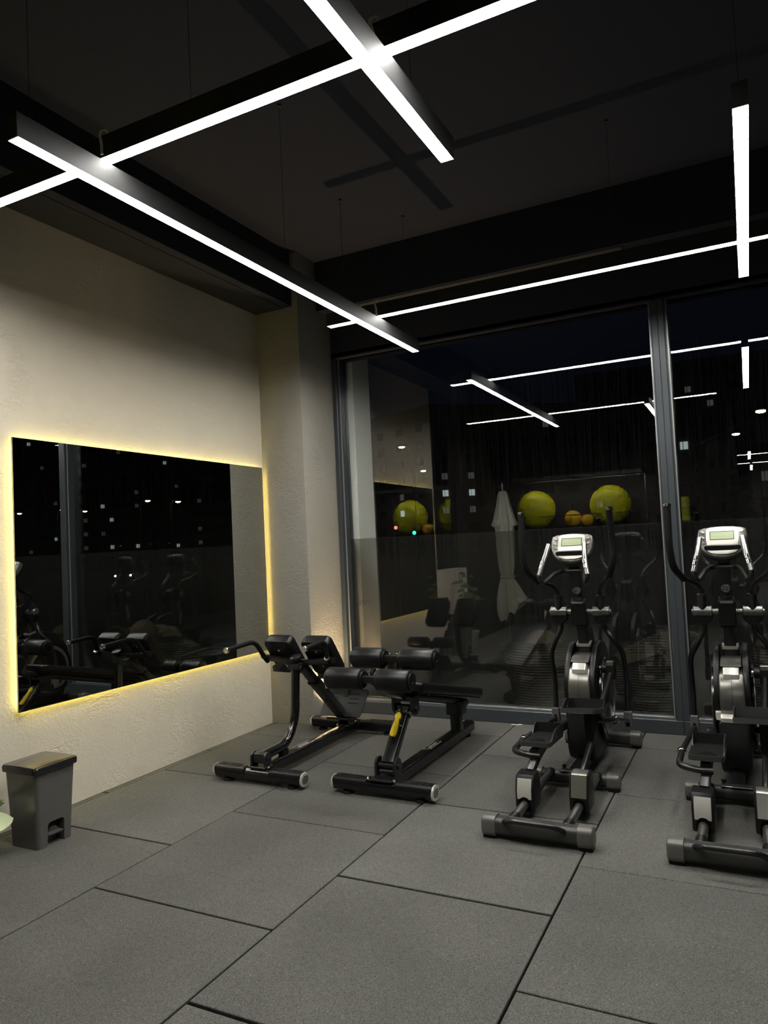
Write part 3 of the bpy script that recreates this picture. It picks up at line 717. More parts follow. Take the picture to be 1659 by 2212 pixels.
def decline_bench():
    cx = 1.785
    t = thing('decline_bench', 'black decline sit-up bench with four foam rollers and a yellow lever, centre of the room', 'exercise bench', (cx, 3.55, 0))
    foot_bar(t, cx, 2.845, 0.335)
    b = nb(); sweep(b, [(cx, 2.88, 0.066), (cx, 4.34, 0.066)], rrect(0.088, 0.080, 0.020, 5), side=(1, 0, 0)); mb = obj('main_beam', b, 'blackpaint', t)
    b = nb(); lathe(b, [(0.032, 0), (0.034, 0.004), (0.03, 0.02), (0.02, 0.026)], (cx, 4.27, 0.0), n=20); obj('floor_pad', b, 'rubber', mb)
    marking(mb, cx, 3.60, 0.107)
    # front clevis
    b = nb(); box(b, cx-0.075, cx+0.075, 2.80, 2.90, 0.100, 0.112, 0.002, 1)
    for s in (-1, 1): prism(b, [(2.87, 0.108), (2.96, 0.108), (2.96, 0.17)]+arc(2.915, 0.175, 0.044, 0, PI, 8), cx+s*0.064-0.007, cx+s*0.064+0.007, 'x')
    cyl(b, (cx-0.082, 2.915, 0.165), (cx+0.082, 2.915, 0.165), 0.019, n=18); box(b, cx-0.055, cx+0.055, 2.89, 2.95, 0.115, 0.145, 0.006, 1)
    obj('pivot_bracket', b, 'satinblack', t)
    b = nb(); [bolt(b, (cx+s*0.088, 2.815, 0.1065), r=0.010, h=0.012) for s in (-1, 1)]; obj('bolt', b, 'chrome', t)
    a0 = Vector((cx, 2.92, 0.175)); a1 = Vector((cx, 3.19, 0.455)); dv = a1-a0
    b = nb(); sweep(b, [a0, a0+dv*0.86], rrect(0.088, 0.056, 0.010, 3), side=(1, 0, 0)); ps = obj('adjusting_post', b, 'blackpaint', t)
    b = nb(); sweep(b, [a0+dv*0.80, a0+dv*1.0], rrect(0.070, 0.040, 0.006, 2), side=(1, 0, 0)); obj('inner_post', b, 'chrome', t)
    b = nb(); sweep(b, [a0+dv*0.855, a0+dv*0.885], rrect(0.096, 0.064, 0.012, 3), side=(1, 0, 0)); obj('collar', b, 'plastic', ps)
    # yellow lever lies on the near face of the post
    nrm = Vector((0, -dv.z, dv.y)).normalized(); ud = dv.normalized()
    b = nb(); c0 = a0+dv*0.60+nrm*0.031
    prof = [(-0.072, 0.004), (-0.070, 0.012), (-0.055, 0.019), (-0.03, 0.0185), (0.02, 0.014), (0.05, 0.010), (0.055, 0.015), (0.072, 0.0175), (0.088, 0.014), (0.096, 0.004)]
    out = [(p_, w_) for p_, w_ in prof]+[(p_, -w_) for p_, w_ in prof[::-1]]
    V0 = [b.verts.new(c0+ud*p_+Vector((w_-0.006, 0, 0))) for p_, w_ in out]; V1 = [b.verts.new(v.co+nrm*0.016) for v in V0]
    b.faces.new(V0[::-1]); b.faces.new(V1)
    for k in range(len(V0)): b.faces.new((V0[k], V0[(k+1) % len(V0)], V1[(k+1) % len(V0)], V1[k]))
    obj('adjusting_lever', b, 'yellow', t, label='yellow plastic lever')
    b = nb(); lathe(b, [(0.008, 0), (0.008, 0.012), (0.005, 0.016)], c0+ud*0.01+Vector((0.028, 0, 0))-nrm*0.004, nrm, n=12); obj('lock_pin', b, 'chrome', t)
    # upper clevis
    b = nb()
    for s in (-1, 1): prism(b, [(3.15, 0.53), (3.25, 0.53), (3.255, 0.45)]+arc(3.205, 0.452, 0.042, 0, -PI, 8)[::1]+[(3.155, 0.45)], cx+s*0.066-0.009, cx+s*0.066+0.009, 'x')
    cyl(b, (cx-0.088, 3.205, 0.452), (cx+0.088, 3.205, 0.452), 0.024, n=20); box(b, cx-0.058, cx+0.058, 3.16, 3.25, 0.500, 0.535, 0.004, 1)
    obj('upper_bracket', b, 'satinblack', t)
    b = nb(); [bolt(b, a1+Vector((s*0.028, -0.035, -0.015)), (0, -0.4, 0.9), 0.006, 0.012) for s in (-1, 1)]; obj('bolt', b, 'chrome', t)
    # rear post
    b = nb(); sweep(b, [(cx, 4.08, 0.095), (cx, 4.075, 0.255)], rrect(0.082, 0.06, 0.006, 2), side=(1, 0, 0)); prism(b, [(4.03, 0.215), (4.14, 0.215), (4.16, 0.27), (4.14, 0.315), (4.03, 0.315)], cx-0.062, cx+0.062, 'x', 0.004); obj('rear_post', b, 'satinblack', t)
    # seat frame rising and curling up to the front rollers
    path = fillet([(cx, 4.27, 0.262), (cx, 3.20, 0.530), (cx, 3.00, 0.585), (cx, 2.79, 0.705)], 0.18, 10)
    b = nb(); sweep(b, path, rrect(0.062, 0.052, 0.02, 4), side=(1, 0, 0)); obj('seat_frame', b, 'satinblack', t)
    b = nb(); sweep(b, [(cx, 3.02, 0.575), (cx, 3.065, 0.775)], rrect(0.070, 0.042, 0.006, 2), side=(1, 0, 0)); obj('roller_post', b, 'blackpaint', t)
    for y, z, xx in ((2.775, 0.712, ((1.475, 1.715), (1.815, 2.035))), (3.06, 0.792, ((1.50, 1.722), (1.845, 2.075)))):
        b = nb(); sweep(b, [(xx[0][1]-0.02, y, z), (xx[1][0]+0.02, y, z)], rrect(0.046, 0.042, 0.006, 2), side=(0, 1, 0)); cyl(b, (xx[0][0]+0.02, y, z), (xx[1][1]-0.02, y, z), 0.013, n=12)
        ax_ = obj('roller_axle', b, 'satinblack', t)
        b = nb(); [bolt(b, (cx+s*0.026, y, z+0.021), r=0.006, h=0.012) for s in (-1, 1)]; obj('bolt', b, 'chrome', ax_)
        for x0, x1 in xx: roller(t, x0, x1, y, z, 0.066)
    # long pad
    ang = math.atan2(0.335-0.60, 4.31-3.15)
    b = nb(); pad(b, (cx, 3.73, 0.468), 0.29, 1.22, 0.066, ang, 0.05); pb = obj('bench_pad', b, 'vinyl', t)
    b = nb(); m = Matrix.Translation((cx, 3.73, 0.468)) @ Matrix.Rotation(ang, 4, 'X'); box(b, -0.125, 0.125, -0.58, 0.58, -0.044, -0.034, 0.003, 1, m); obj('backing_plate', b, 'plastic', pb)
    b = nb()
    for yy in (-0.35, 0.1, 0.45): bolt(b, m @ Vector((0.09, yy, -0.046)), m.to_3x3() @ Vector((0, 0, -1)), 0.006)
    obj('bolt', b, 'chrome', pb)
decline_bench()

# ================================================================== ELLIPTICAL TRAINERS
def stabilizer(t, name, cx, y, half, h=0.085, d=0.085, handle=False, capmat='capgrey'):
    z = 0.018+h/2
    b = nb(); sweep(b, [(cx-half+0.06, y, z), (cx+half-0.06, y, z)], rrect(d, h, 0.026, 5), side=(0, 1, 0)); o = obj(name, b, 'darkgrey', t)
    for s in (-1, 1):
        b = nb(); xa = cx+s*(half-0.075); xe = cx+s*half
        pts = [(xa, y, z), (xa+s*0.002, y, z), (xe-s*0.018, y, z), (xe-s*0.006, y, z), (xe, y, z)]
        sweep(b, pts, rrect(d+0.008, h+0.016, 0.028, 5), side=(0, 1, 0), scale=[0.97, 1, 1, 0.93, 0.78]); c = obj('end_cap', b, capmat, o, label='grey plastic end cap')
        b = nb(); box(b, min(xa, xe)+0.006, max(xa, xe)-0.006, y-0.035, y+0.035, 0.0, 0.022, 0.004, 1); obj('rubber_foot', b, 'rubber', c)
    if handle:
        b = nb(); tube(b, [(cx-0.165, y-0.022, z+0.026), (cx-0.125, y-0.088, z+0.060), (cx+0.105, y-0.088, z+0.060), (cx+0.155, y-0.022, z+0.012)], 0.0125, bend=0.05, n=14); obj('carry_handle', b, 'satinblack', o)
    return o

def elliptical(cx, label):
    t = thing('elliptical_trainer', label, 'elliptical trainer', (cx, 3.4, 0), 'elliptical trainers facing the window')
    X = lambda d: cx+d
    stabilizer(t, 'rear_stabilizer', cx, 2.515, 0.280, handle=True)
    ms = stabilizer(t, 'middle_stabilizer', cx, 3.385, 0.268, 0.072, 0.075)
    b = nb(); box(b, X(-0.08), X(0.08), 3.355, 3.415, 0.090, 0.098, 0.003, 1); obj('clamp_plate', b, 'steel', ms)
    b = nb(); cyl(b, (X(-0.065), 3.41, 0.09), (X(-0.065), 3.41, 0.115), 0.008, n=10); cyl(b, (X(-0.065), 3.41, 0.108), (X(-0.065), 3.41, 0.118), 0.014, n=12); obj('clamp_knob', b, 'plastic', ms)
    stabilizer(t, 'front_stabilizer', cx, 4.33, 0.268)
    b = nb(); sweep(b, [(cx, 3.41, 0.07), (cx, 4.30, 0.07)], rrect(0.07, 0.07, 0.008, 2), side=(1, 0, 0)); obj('main_frame', b, 'satinblack', t)
    for s in (-1, 1):
        b = nb(); cyl(b, (X(s*0.139), 2.55, 0.074), (X(s*0.139), 3.375, 0.078), 0.0235, n=22); r = obj('rail', b, 'steel', t, label='dark steel rail')
        b = nb(); cyl(b, (X(s*0.139), 2.54, 0.074), (X(s*0.139), 2.615, 0.074), 0.029, n=22, bev=0.003); obj('rail_socket', b, 'satinblack', r)
        b = nb(); cyl(b, (X(s*0.139), 3.33, 0.077), (X(s*0.139), 3.375, 0.078), 0.030, n=22, bev=0.003); obj('rail_socket', b, 'satinblack', r)
        b = nb(); cyl(b, (X(s*0.139), 2.612, 0.074), (X(s*0.139), 2.622, 0.074), 0.0265, n=22); obj('trim_ring', b, 'chrome', r)
    # ---- body
    yc, zc = 4.01, 0.41
    low = [(3.63, 0.105), (3.60, 0.16), (3.605, 0.27), (3.625, 0.375), (3.66, 0.385), (4.2, 0.385), (4.27, 0.26), (4.2, 0.105), (4.0, 0.07), (3.7, 0.07)]
    b = nb(); prism(b, low, X(-0.083), X(0.083), 'x', 0.018, 3); body = obj('lower_shroud', b, 'plastic', t)
    b = nb(); prism(b, [(3.628, 0.380), (3.622, 0.405), (3.640, 0.425), (3.72, 0.425), (3.72, 0.380)], X(-0.072), X(0.072), 'x', 0.012, 2)
    prism(b, [(3.66, 0.385), (3.66, 0.430), (3.76, 0.50), (3.85, 0.50), (3.85, 0.385)], X(-0.098), X(0.098), 'x', 0.01, 2)
    obj('silver_band', b, 'silver_bright', t, label='bright silver band')
    up = [(3.66, 0.425), (3.635, 0.46), (3.628, 0.52), (3.640, 0.585), (3.675, 0.645), (3.74, 0.675), (4.0, 0.68), (4.12, 0.425)]
    b = nb(); prism(b, up, X(-0.068), X(0.068), 'x', 0.010, 3); up_ = obj('upper_shroud', b, 'silver', t, label='brushed silver curved front cover')
    side = [(3.675, 0.43), (3.655, 0.48), (3.650, 0.53), (3.665, 0.60), (3.70, 0.67), (3.76, 0.735), (3.86, 0.79), (3.98, 0.80), (4.12, 0.76), (4.25, 0.62), (4.29, 0.42), (4.24, 0.20), (4.1, 0.12), (3.8, 0.30)]
    for s in (-1, 1):
        b = nb(); prism(b, side, X(s*0.062), X(s*0.098), 'x', 0.008, 2); sc = obj('side_cover', b, 'plastic', t)
        # crank disc with a grey ring
        b = nb(); lathe(b, [(0.268, 0), (0.275, 0.005), (0.272, 0.016), (0.10, 0.022), (0.08, 0.030), (0.001, 0.030)], (X(s*0.099), yc, zc), (s, 0, 0), n=56); dk = obj('crank_disc', b, 'blackpaint', t)
        b = nb(); lathe(b, [(0.238, 0.0), (0.238, 0.0205), (0.205, 0.0225), (0.205, 0.0)], (X(s*0.099), yc, zc), (s, 0, 0), n=56, cap=False); obj('disc_ring', b, 'silver', dk, label='grey ring')
    b = nb(); prism(b, [(3.662, 0.628), (3.658, 0.655), (3.69, 0.690), (3.80, 0.695), (3.80, 0.628)], X(-0.044), X(0.044), 'x', 0.008, 2)
    obj('neck_collar', b, 'silver_bright', t, label='bright silver collar')
    b = nb(); prism(b, [(3.70, 0.695), (3.74, 0.722), (3.86, 0.735), (3.92, 0.695)], X(-0.058), X(0.058), 'x', 0.006, 2); obj('neck_cover', b, 'silver', t)
    b = nb(); prism(b, [(3.90, 0.66), (3.905, 0.82), (3.935, 0.895), (3.965, 0.86), (4.06, 0.72), (4.10, 0.6)], X(-0.046), X(0.046), 'x', 0.006, 2); obj('mast_fairing', b, 'plastic', t)
    b = nb(); prism(b, [(y-0.0008, z) for y, z in up[:6]]+[(3.75, 0.60), (3.70, 0.44)], X(-0.0009), X(0.0009), 'x'); obj('seam_line', b, 'groove', up_)
    # ---- mast
    b = nb(); sweep(b, [(cx, 3.93, 0.62), (cx, 3.886, 0.790)], rrect(0.092, 0.082, 0.008, 2), side=(1, 0, 0)); obj('mast_sleeve', b, 'satinblack', t)
    b = nb(); sweep(b, [(cx, 3.888, 0.786), (cx, 3.884, 0.800)], rrect(0.094, 0.086, 0.010, 2), side=(1, 0, 0)); obj('sleeve_trim', b, 'silver_light', t)
    b = nb(); sweep(b, [(cx, 3.893, 0.78), (cx, 3.715, 1.34)], rrect(0.066, 0.060, 0.006, 2), side=(1, 0, 0)); mast = obj('mast', b, 'satinblack', t)
    b = nb(); prism(b, [(3.765, 0.93), (3.755, 1.00), (3.735, 1.075), (3.79, 1.105), (3.875, 1.06), (3.885, 0.95), (3.84, 0.905)], X(-0.048), X(0.048), 'x', 0.012, 3); pv = obj('pivot_housing', b, 'plastic', t)
    b = nb(); box(b, X(-0.036), X(0.036), 3.728, 3.752, 1.066, 1.080, 0.003, 1, None); obj('housing_trim', b, 'silver', pv)
    b = nb(); lathe(b, [(0.030, -0.03), (0.032, 0.0), (0.028, 0.014), (0.016, 0.018), (0.001, 0.018)], (X(0.004), 3.735, 1.150), (0, -1, 0.25), n=24); kn = obj('height_knob', b, 'plastic', t)
    b = nb(); lathe(b, [(0.020, 0.0165), (0.020, 0.0195), (0.014, 0.0195), (0.014, 0.0165)], (X(0.004), 3.735, 1.150), (0, -1, 0.25), n=24, cap=False); obj('knob_ring', b, 'chrome', kn)
    b = nb(); cyl(b, (X(-0.20), 3.815, 1.010), (X(0.20), 3.815, 1.010), 0.0175, n=20); obj('pivot_axle', b, 'steel', t)
    for s in (-1, 1):
        px = X(s*0.138)
        b = nb(); cyl(b, (px-0.055, 3.815, 1.012), (px+0.055, 3.815, 1.012), 0.034, n=26, bev=0.004); hb = obj('pivot_hub', b, 'steel', t, label='metallic pivot hub')
        b = nb(); prism(b, [(px-0.058, 0.985), (px-0.050, 1.030), (px-0.026, 1.062), (px-0.026, 1.100), (px+0.026, 1.100), (px+0.026, 1.062), (px+0.050, 1.030), (px+0.058, 0.985), (px+0.048, 0.955), (px+0.014, 0.925), (px-0.014, 0.925), (px-0.048, 0.955)], 3.80, 3.858, 'y', 0.008, 2)
        obj('hub_cover', b, 'plastic', hb)
        b = nb(); cyl(b, (px, 3.808, 1.00), (px, 3.815, 1.118), 0.027, n=22, bev=0.002); obj('handle_socket', b, 'satinblack', hb)
        b = nb(); lathe(b, [(0.0285, 0), (0.0285, 0.006), (0.021, 0.008), (0.021, 0)], (px, 3.815, 1.114), (0, 0, 1), n=22, cap=False); obj('socket_ring', b, 'chrome', hb)
    # ---- moving handles
    Lp = [(-0.138, 3.815, 1.05), (-0.138, 3.818, 1.135), (-0.165, 3.78, 1.185), (-0.222, 3.655, 1.222), (-0.268, 3.52, 1.30), (-0.277, 3.495, 1.42), (-0.277, 3.508, 1.668)]
    Rp = [(0.138, 3.812, 1.05), (0.138, 3.805, 1.135), (0.160, 3.72, 1.185), (0.240, 3.58, 1.255), (0.277, 3.545, 1.345), (0.279, 3.555, 1.45), (0.277, 3.506, 1.668)]
    Ll = [(-0.138, 3.83, 0.97), (-0.138, 3.86, 0.895), (-0.195, 3.85, 0.79), (-0.238, 3.92, 0.705), (-0.239, 4.00, 0.52), (-0.239, 3.98, 0.30)]
    Rl = [(0.138, 3.83, 0.97), (0.138, 3.895, 0.89), (0.195, 3.87, 0.82), (0.232, 3.97, 0.735), (0.239, 4.03, 0.56), (0.239, 3.985, 0.30)]
    for s, up_p, lo_p in ((-1, Lp, Ll), (1, Rp, Rl)):
        b = nb(); P = [(X(a), y, z) for a, y, z in up_p]; tube(b, P, 0.0165, bend=0.08, n=18, seg=8); h = obj('moving_handle', b, 'satinblack', t)
        b = nb(); tube(b, P[3:], 0.0205, bend=0.08, n=20, seg=8); obj('foam_grip', b, 'foam', h, label='black foam grip')
        b = nb(); lathe(b, [(0.0205, -0.010), (0.0225, -0.009), (0.0235, 0), (0.0225, 0.008), (0.016, 0.014), (0.008, 0.017), (0.001, 0.018)], P[-1], (0, 0.03, 1), n=22); obj('end_dome', b, 'chrome', h, label='chrome domed end')
        b = nb(); P = [(X(a), y, z) for a, y, z in lo_p]; tube(b, P, 0.0165, bend=0.07, n=18, seg=7); lw = obj('lower_arm', b, 'satinblack', t)
        px, py, pz = P[-1]
        b = nb(); R = []
        for yy in (py-0.030, py-0.026, py+0.022, py+0.026):
            k = 0.94 if yy in (py-0.030, py+0.026) else 1.0
            R.append([b.verts.new((px+a*k, yy, pz-0.018+c_*k)) for a, c_ in rrect(0.050, 0.102, 0.014, 4)])
        n = len(R[0])
        for i in range(3):
            for k in range(n): b.faces.new((R[i][k], R[i][(k+1) % n], R[i+1][(k+1) % n], R[i+1][k]))
        b.faces.new(R[0][::-1]); b.faces.new(R[-1]); br = obj('joint_cover', b, 'capgrey', lw, label='grey joint cover')
        b = nb(); prism(b, [(px-0.010, pz-0.060), (px+0.010, pz-0.060)]+arc(px, pz-0.022, 0.010, 0, PI, 8), py-0.0315, py-0.027, 'y'); obj('joint_slot', b, 'groove', br)
    # ---- sliders, foot bars, pedals
    def slider(px, y, zt, name='roller_housing'):
        b = nb()
        pf = [(y-0.072, 0.045), (y-0.078, 0.075)]+([(y-0.078, zt-0.072), (y-0.058, zt-0.018), (y-0.045, zt)] if px < cx else [(y-0.078, zt-0.110), (y-0.040, zt-0.004), (y-0.030, zt)])+[ (y+0.045, zt+0.004), (y+0.072, zt-0.03), (y+0.078, 0.08), (y+0.06, 0.042)]
        prism(b, pf, px-0.052, px+0.052, 'x', 0.010, 2); o = obj(name, b, 'plastic', t)
        b = nb()
        k = 0.0025
        if px < cx:
            pf2 = [(y-0.078-k, 0.105), (y-0.078-k, zt-0.072), (y-0.058-k, zt-0.018+k), (y-0.052, zt-0.018+k-0.004), (y-0.070, zt-0.074), (y-0.070, 0.105)]
            prism(b, pf2, px-0.039, px+0.039, 'x', 0.001, 1); obj('front_plate', b, 'silver_bright', o)
        else:
            pf2 = [(y-0.079-k, zt-0.116), (y-0.041-k, zt-0.006), (y-0.030, zt+k), (y+0.02, zt+0.003+k), (y+0.02, zt), (y-0.028, zt-0.003), (y-0.036, zt-0.010), (y-0.073, zt-0.116)]
            prism(b, pf2, px-0.041, px+0.041, 'x', 0.001, 1); obj('slanted_plate', b, 'silver', o)
        b = nb(); prism(b, [(px-0.032, 0.042), (px+0.032, 0.042), (px+0.032, 0.085)]+arc(px, 0.085, 0.032, 0, PI, 10), y-0.0815, y-0.070, 'y'); obj('rail_opening', b, 'groove', o)
    slider(X(-0.139), 2.865, 0.226); slider(X(0.139), 2.925, 0.238)
    def rodjoint(p, parent):
        b = nb(); lathe(b, [(0.0215, -0.016), (0.024, -0.012), (0.024, -0.004), (0.019, -0.002), (0.019, 0.002), (0.024, 0.004), (0.024, 0.012), (0.0215, 0.016)], p, (0, 1, 0.1), n=20); obj('rod_nut', b, 'chrome', parent, label='chrome nut')
    # left side (pedal low and towards the camera)
    b = nb(); sweep(b, fillet([(X(-0.132), 2.90, 0.215), (X(-0.125), 3.02, 0.275), (X(-0.118), 3.16, 0.305), (X(-0.118), 3.45, 0.315), (X(-0.112), 3.72, 0.285), (X(-0.142), 4.06, 0.20)], 0.09), rrect(0.044, 0.052, 0.008, 2), side=(1, 0, 0)); fb = obj('foot_bar', b, 'satinblack', t)
    b = nb(); cyl(b, (X(-0.125), 4.09, 0.20), (X(-0.175), 4.09, 0.20), 0.03, n=20); obj('crank_joint', b, 'plastic', fb)
    b = nb(); tube(b, [(X(-0.239), 3.965, 0.262), (X(-0.258), 3.27, 0.300)], 0.0155, n=16); rd = obj('connecting_rod', b, 'satinblack', t); rodjoint((X(-0.258), 3.235, 0.302), rd)
    b = nb(); tube(b, [(X(-0.258), 3.235, 0.302), (X(-0.256), 3.00, 0.296), (X(-0.15), 2.965, 0.290), (X(-0.09), 2.97, 0.290)], 0.017, bend=0.06, n=16); obj('rod_elbow', b, 'satinblack', rd)
    # right side (pedal high and away)
    b = nb(); sweep(b, fillet([(X(0.142), 2.96, 0.225), (X(0.148), 3.08, 0.285), (X(0.178), 3.80, 0.625)], 0.05), circ(0.0165, 16), side=(1, 0, 0)); fb = obj('foot_bar', b, 'satinblack', t)
    b = nb(); box(b, X(0.150), X(0.205), 3.765, 3.845, 0.575, 0.69, 0.012, 2); cyl(b, (X(0.118), 3.80, 0.645), (X(0.205), 3.80, 0.645), 0.032, n=22, bev=0.004); cj = obj('crank_joint', b, 'plastic', fb)
    b = nb(); box(b, X(0.155), X(0.200), 3.760, 3.80, 0.665, 0.694, 0.003, 1); obj('joint_plate', b, 'silver', cj)
    b = nb(); cyl(b, (X(0.108), 3.80, 0.645), (X(0.150), 3.80, 0.645), 0.017, n=18); obj('crank_pin', b, 'chrome', cj)
    b = nb(); tube(b, [(X(0.239), 3.965, 0.272), (X(0.238), 3.52, 0.385)], 0.0155, n=16); rd = obj('connecting_rod', b, 'satinblack', t); rodjoint((X(0.237), 3.50, 0.388), rd)
    b = nb(); tube(b, [(X(0.237), 3.50, 0.388), (X(0.232), 3.38, 0.415), (X(0.15), 3.30, 0.43), (X(0.10), 3.28, 0.43)], 0.017, bend=0.05, n=16); obj('rod_elbow', b, 'satinblack', rd)
    b = nb(); prism(b, [(3.16, 0.345), (3.36, 0.430), (3.36, 0.455), (3.12, 0.500), (3.13, 0.42)], X(0.130), X(0.172), 'x', 0.004, 1); obj('pedal_bracket', b, 'rubber', t)
    b = nb(); prism(b, [(2.98, 0.255), (3.34, 0.300), (3.34, 0.330), (2.96, 0.322)], X(-0.150), X(-0.100), 'x', 0.004, 1); obj('pedal_bracket', b, 'satinblack', t)
    def pedal(px, y0, y1, z, w, tilt, inner):
        m = Matrix.Translation((px, (y0+y1)/2, z)) @ Matrix.Rotation(tilt, 4, 'X'); L = y1-y0
        b = nb(); sec = rrect(w, L, 0.026, 5); R = []
        for zz, k in ((-0.014, 0.0), (0.012, 0.004)):
            R.append([b.verts.new(m @ Vector((a*(1+k), c_, zz))) for a, c_ in sec])
        R.append([b.verts.new(m @ Vector((a*0.95, c_*0.975, 0.012))) for a, c_ in sec]); R.append([b.verts.new(m @ Vector((a*0.94, c_*0.97, 0.000))) for a, c_ in sec])
        n = len(sec)
        for i in range(3):
            for k in range(n): b.faces.new((R[i][k], R[i][(k+1) % n], R[i+1][(k+1) % n], R[i+1][k]))
        b.faces.new(R[0][::-1]); b.faces.new(R[-1]); o = obj('pedal', b, 'darkgrey', t, label='dark grey foot tray')
        b = nb(); box(b, -w*0.44, w*0.44, -L*0.46, L*0.46, 0.0005, 0.0035, 0.001, 1, m)
        for k in range(5): box(b, -w*0.30+k*0.008, w*0.30-k*0.008, -L*0.30+k*0.016, -L*0.30+k*0.016+0.004, 0.0035, 0.005, 0, 1, m)
        obj('tread_pad', b, 'foam', o)
        # raised toe guard: far wall and a wall along the inner side
        b = nb(); th = 0.005
        prism(b, [(-w/2, 0.0), (w/2, 0.0), (w/2-0.002, 0.060), (-w/2+0.012, 0.060), (-w/2+0.002, 0.045)], L/2-0.016, L/2-0.010, 'y', 0, 1, m)
        xi = inner*(w/2-0.004)
        prism(b, [(-L*0.36, 0.0), (-L*0.02, 0.0), (L*0.06, 0.042), (L*0.14, 0.0), (L/2-0.012, 0.0), (L/2-0.012, 0.060), (L*0.0, 0.060), (-L*0.14, 0.048)], xi-0.003, xi+0.003, 'x', 0, 1, m)
        xo = -inner*(w/2-0.004)
        prism(b, [(L*0.22, 0.0), (L/2-0.012, 0.0), (L/2-0.012, 0.056), (L*0.40, 0.052)], xo-0.003, xo+0.003, 'x', 0, 1, m)
        obj('toe_guard', b, 'satinblack', o)
    pedal(X(-0.120), 2.965, 3.325, 0.342, 0.172, -0.055, 1)
    pedal(X(0.112), 3.035, 3.385, 0.505, 0.200, -0.185, -1)
    # ---- fixed handlebar with pulse grips
    for s in (1,):
        pts = [(-0.113, 3.525, 1.462), (-0.128, 3.43, 1.36), (-0.150, 3.375, 1.265), (-0.128, 3.40, 1.222), (-0.095, 3.56, 1.275), (-0.070, 3.68, 1.288),
               (0.070, 3.68, 1.288), (0.095, 3.56, 1.275), (0.128, 3.40, 1.222), (0.150, 3.375, 1.265), (0.128, 3.43, 1.36), (0.113, 3.525, 1.462)]
    b = nb(); tube(b, [(X(a), y, z) for a, y, z in pts], 0.0135, bend=0.035, n=16, seg=6); fh = obj('fixed_handlebar', b, 'satinblack', t)
    for s in (-1, 1):
        b = nb(); tube(b, [(X(s*0.113), 3.525, 1.462), (X(s*0.128), 3.43, 1.36), (X(s*0.148), 3.380, 1.275)], 0.0165, bend=0.05, n=18); g = obj('pulse_grip', b, 'steel', fh)
        b = nb()
        for k0, k1 in ((0.35, 0.58), (0.66, 0.92)):
            p0 = Vector((X(s*0.128), 3.43, 1.36)); p1 = Vector((X(s*0.148), 3.380, 1.275)); q0 = p0.lerp(p1, k0-0.35); q1 = p0.lerp(p1, k1-0.35)
            off = Vector((-0.004, -0.0065, 0.003)); tube(b, [q0+off, q1+off], 0.0125, n=14)
        obj('sensor_plate', b, 'chrome', g, label='chrome pulse sensor')
    # ---- console, tilted towards the user
    tilt = math.radians(-27); m = Matrix.Translation((X(0.002), 3.665, 1.437)) @ Matrix.Rotation(PI/2+tilt, 4, 'X')
    # in this frame x is sideways, y is up the face, +z faces the user
    out = [(-0.128, -0.010), (-0.120, -0.045), (-0.092, -0.078), (-0.048, -0.100), (0.0, -0.107), (0.048, -0.100), (0.092, -0.078), (0.120, -0.045), (0.128, -0.010), (0.136, 0.045), (0.128, 0.082), (0.100, 0.094), (0.060, 0.096), (0.0, 0.103), (-0.060, 0.096), (-0.100, 0.094), (-0.128, 0.082), (-0.136, 0.045)]
    b = nb(); prism(b, out, -0.035, 0.010, 'z', 0.010, 3, m); con = obj('console', b, 'console_grey', t, label='silver grey display console')
    b = nb(); prism(b, [(x*0.97, y*0.97-0.003) for x, y in out], -0.055, -0.030, 'z', 0.012, 2, m); obj('console_back', b, 'plastic', con)
    b = nb(); face = [(-0.084, -0.026), (0.084, -0.026), (0.088, 0.020), (0.086, 0.078), (0.072, 0.088), (0.03, 0.094), (-0.03, 0.094), (-0.072, 0.088), (-0.086, 0.078), (-0.088, 0.020)]
    prism(b, face, 0.008, 0.0125, 'z', 0.002, 2, m); obj('face_plate', b, 'silver_bright', con, label='pale silver face plate')
    b = nb(); box(b, -0.066, 0.066, 0.008, 0.064, 0.0120, 0.0140, 0.0, 1, m); obj('display_bezel', b, 'groove', con)
    b = nb(); box(b, -0.063, 0.063, 0.011, 0.060, 0.0138, 0.0146, 0.0, 1, m); d = obj('display', b, 'lcd', con, label='green LCD display')
    b = nb(); box(b, -0.060, 0.060, 0.0275, 0.0285, 0.0144, 0.0149, 0.0, 1, m)
    for k in range(7): box(b, -0.060+k*0.0195, -0.059+k*0.0195, 0.0135, 0.0275, 0.0144, 0.0149, 0, 1, m)
    obj('display_segment', b, 'lcdbar', d)
    b = nb(); prism(b, [(-0.100, -0.036), (-0.098, -0.052), (-0.080, -0.070), (0.080, -0.070), (0.098, -0.052), (0.100, -0.036), (0.09, -0.031), (-0.09, -0.031)], 0.0085, 0.0122, 'z', 0.0, 1, m); obj('tray_slot', b, 'groove', con)
    b = nb(); prism(b, [(-0.086, -0.063), (-0.07, -0.080), (-0.03, -0.091), (0.03, -0.091), (0.07, -0.080), (0.086, -0.063), (0.05, -0.067), (-0.05, -0.067)], 0.008, 0.022, 'z', 0.003, 2, m); obj('tray_lip', b, 'silver_light', con)
    for s in (-1, 1):
        for k, yy in enumerate((0.062, 0.026, -0.008)):
            b = nb(); mm = m @ Matrix.Translation((s*0.106, yy, 0.009)) @ Matrix.Rotation(s*0.5, 4, 'Z')
            prism(b, arc(0, 0, 0.013, 0, 2*PI, 14, 0.007)[:-1], 0, 0.005, 'z', 0.001, 1, mm); obj('button', b, 'silver_light' if k < 2 else 'silver', con)
    b = nb(); sweep(b, [(cx, 3.72, 1.31), (cx, 3.712, 1.37)], rrect(0.055, 0.05, 0.006, 2), side=(1, 0, 0)); obj('console_bracket', b, 'satinblack', t)
    return t
e1 = elliptical(2.81, 'black and silver elliptical trainer standing fully in view beside the sit-up bench')
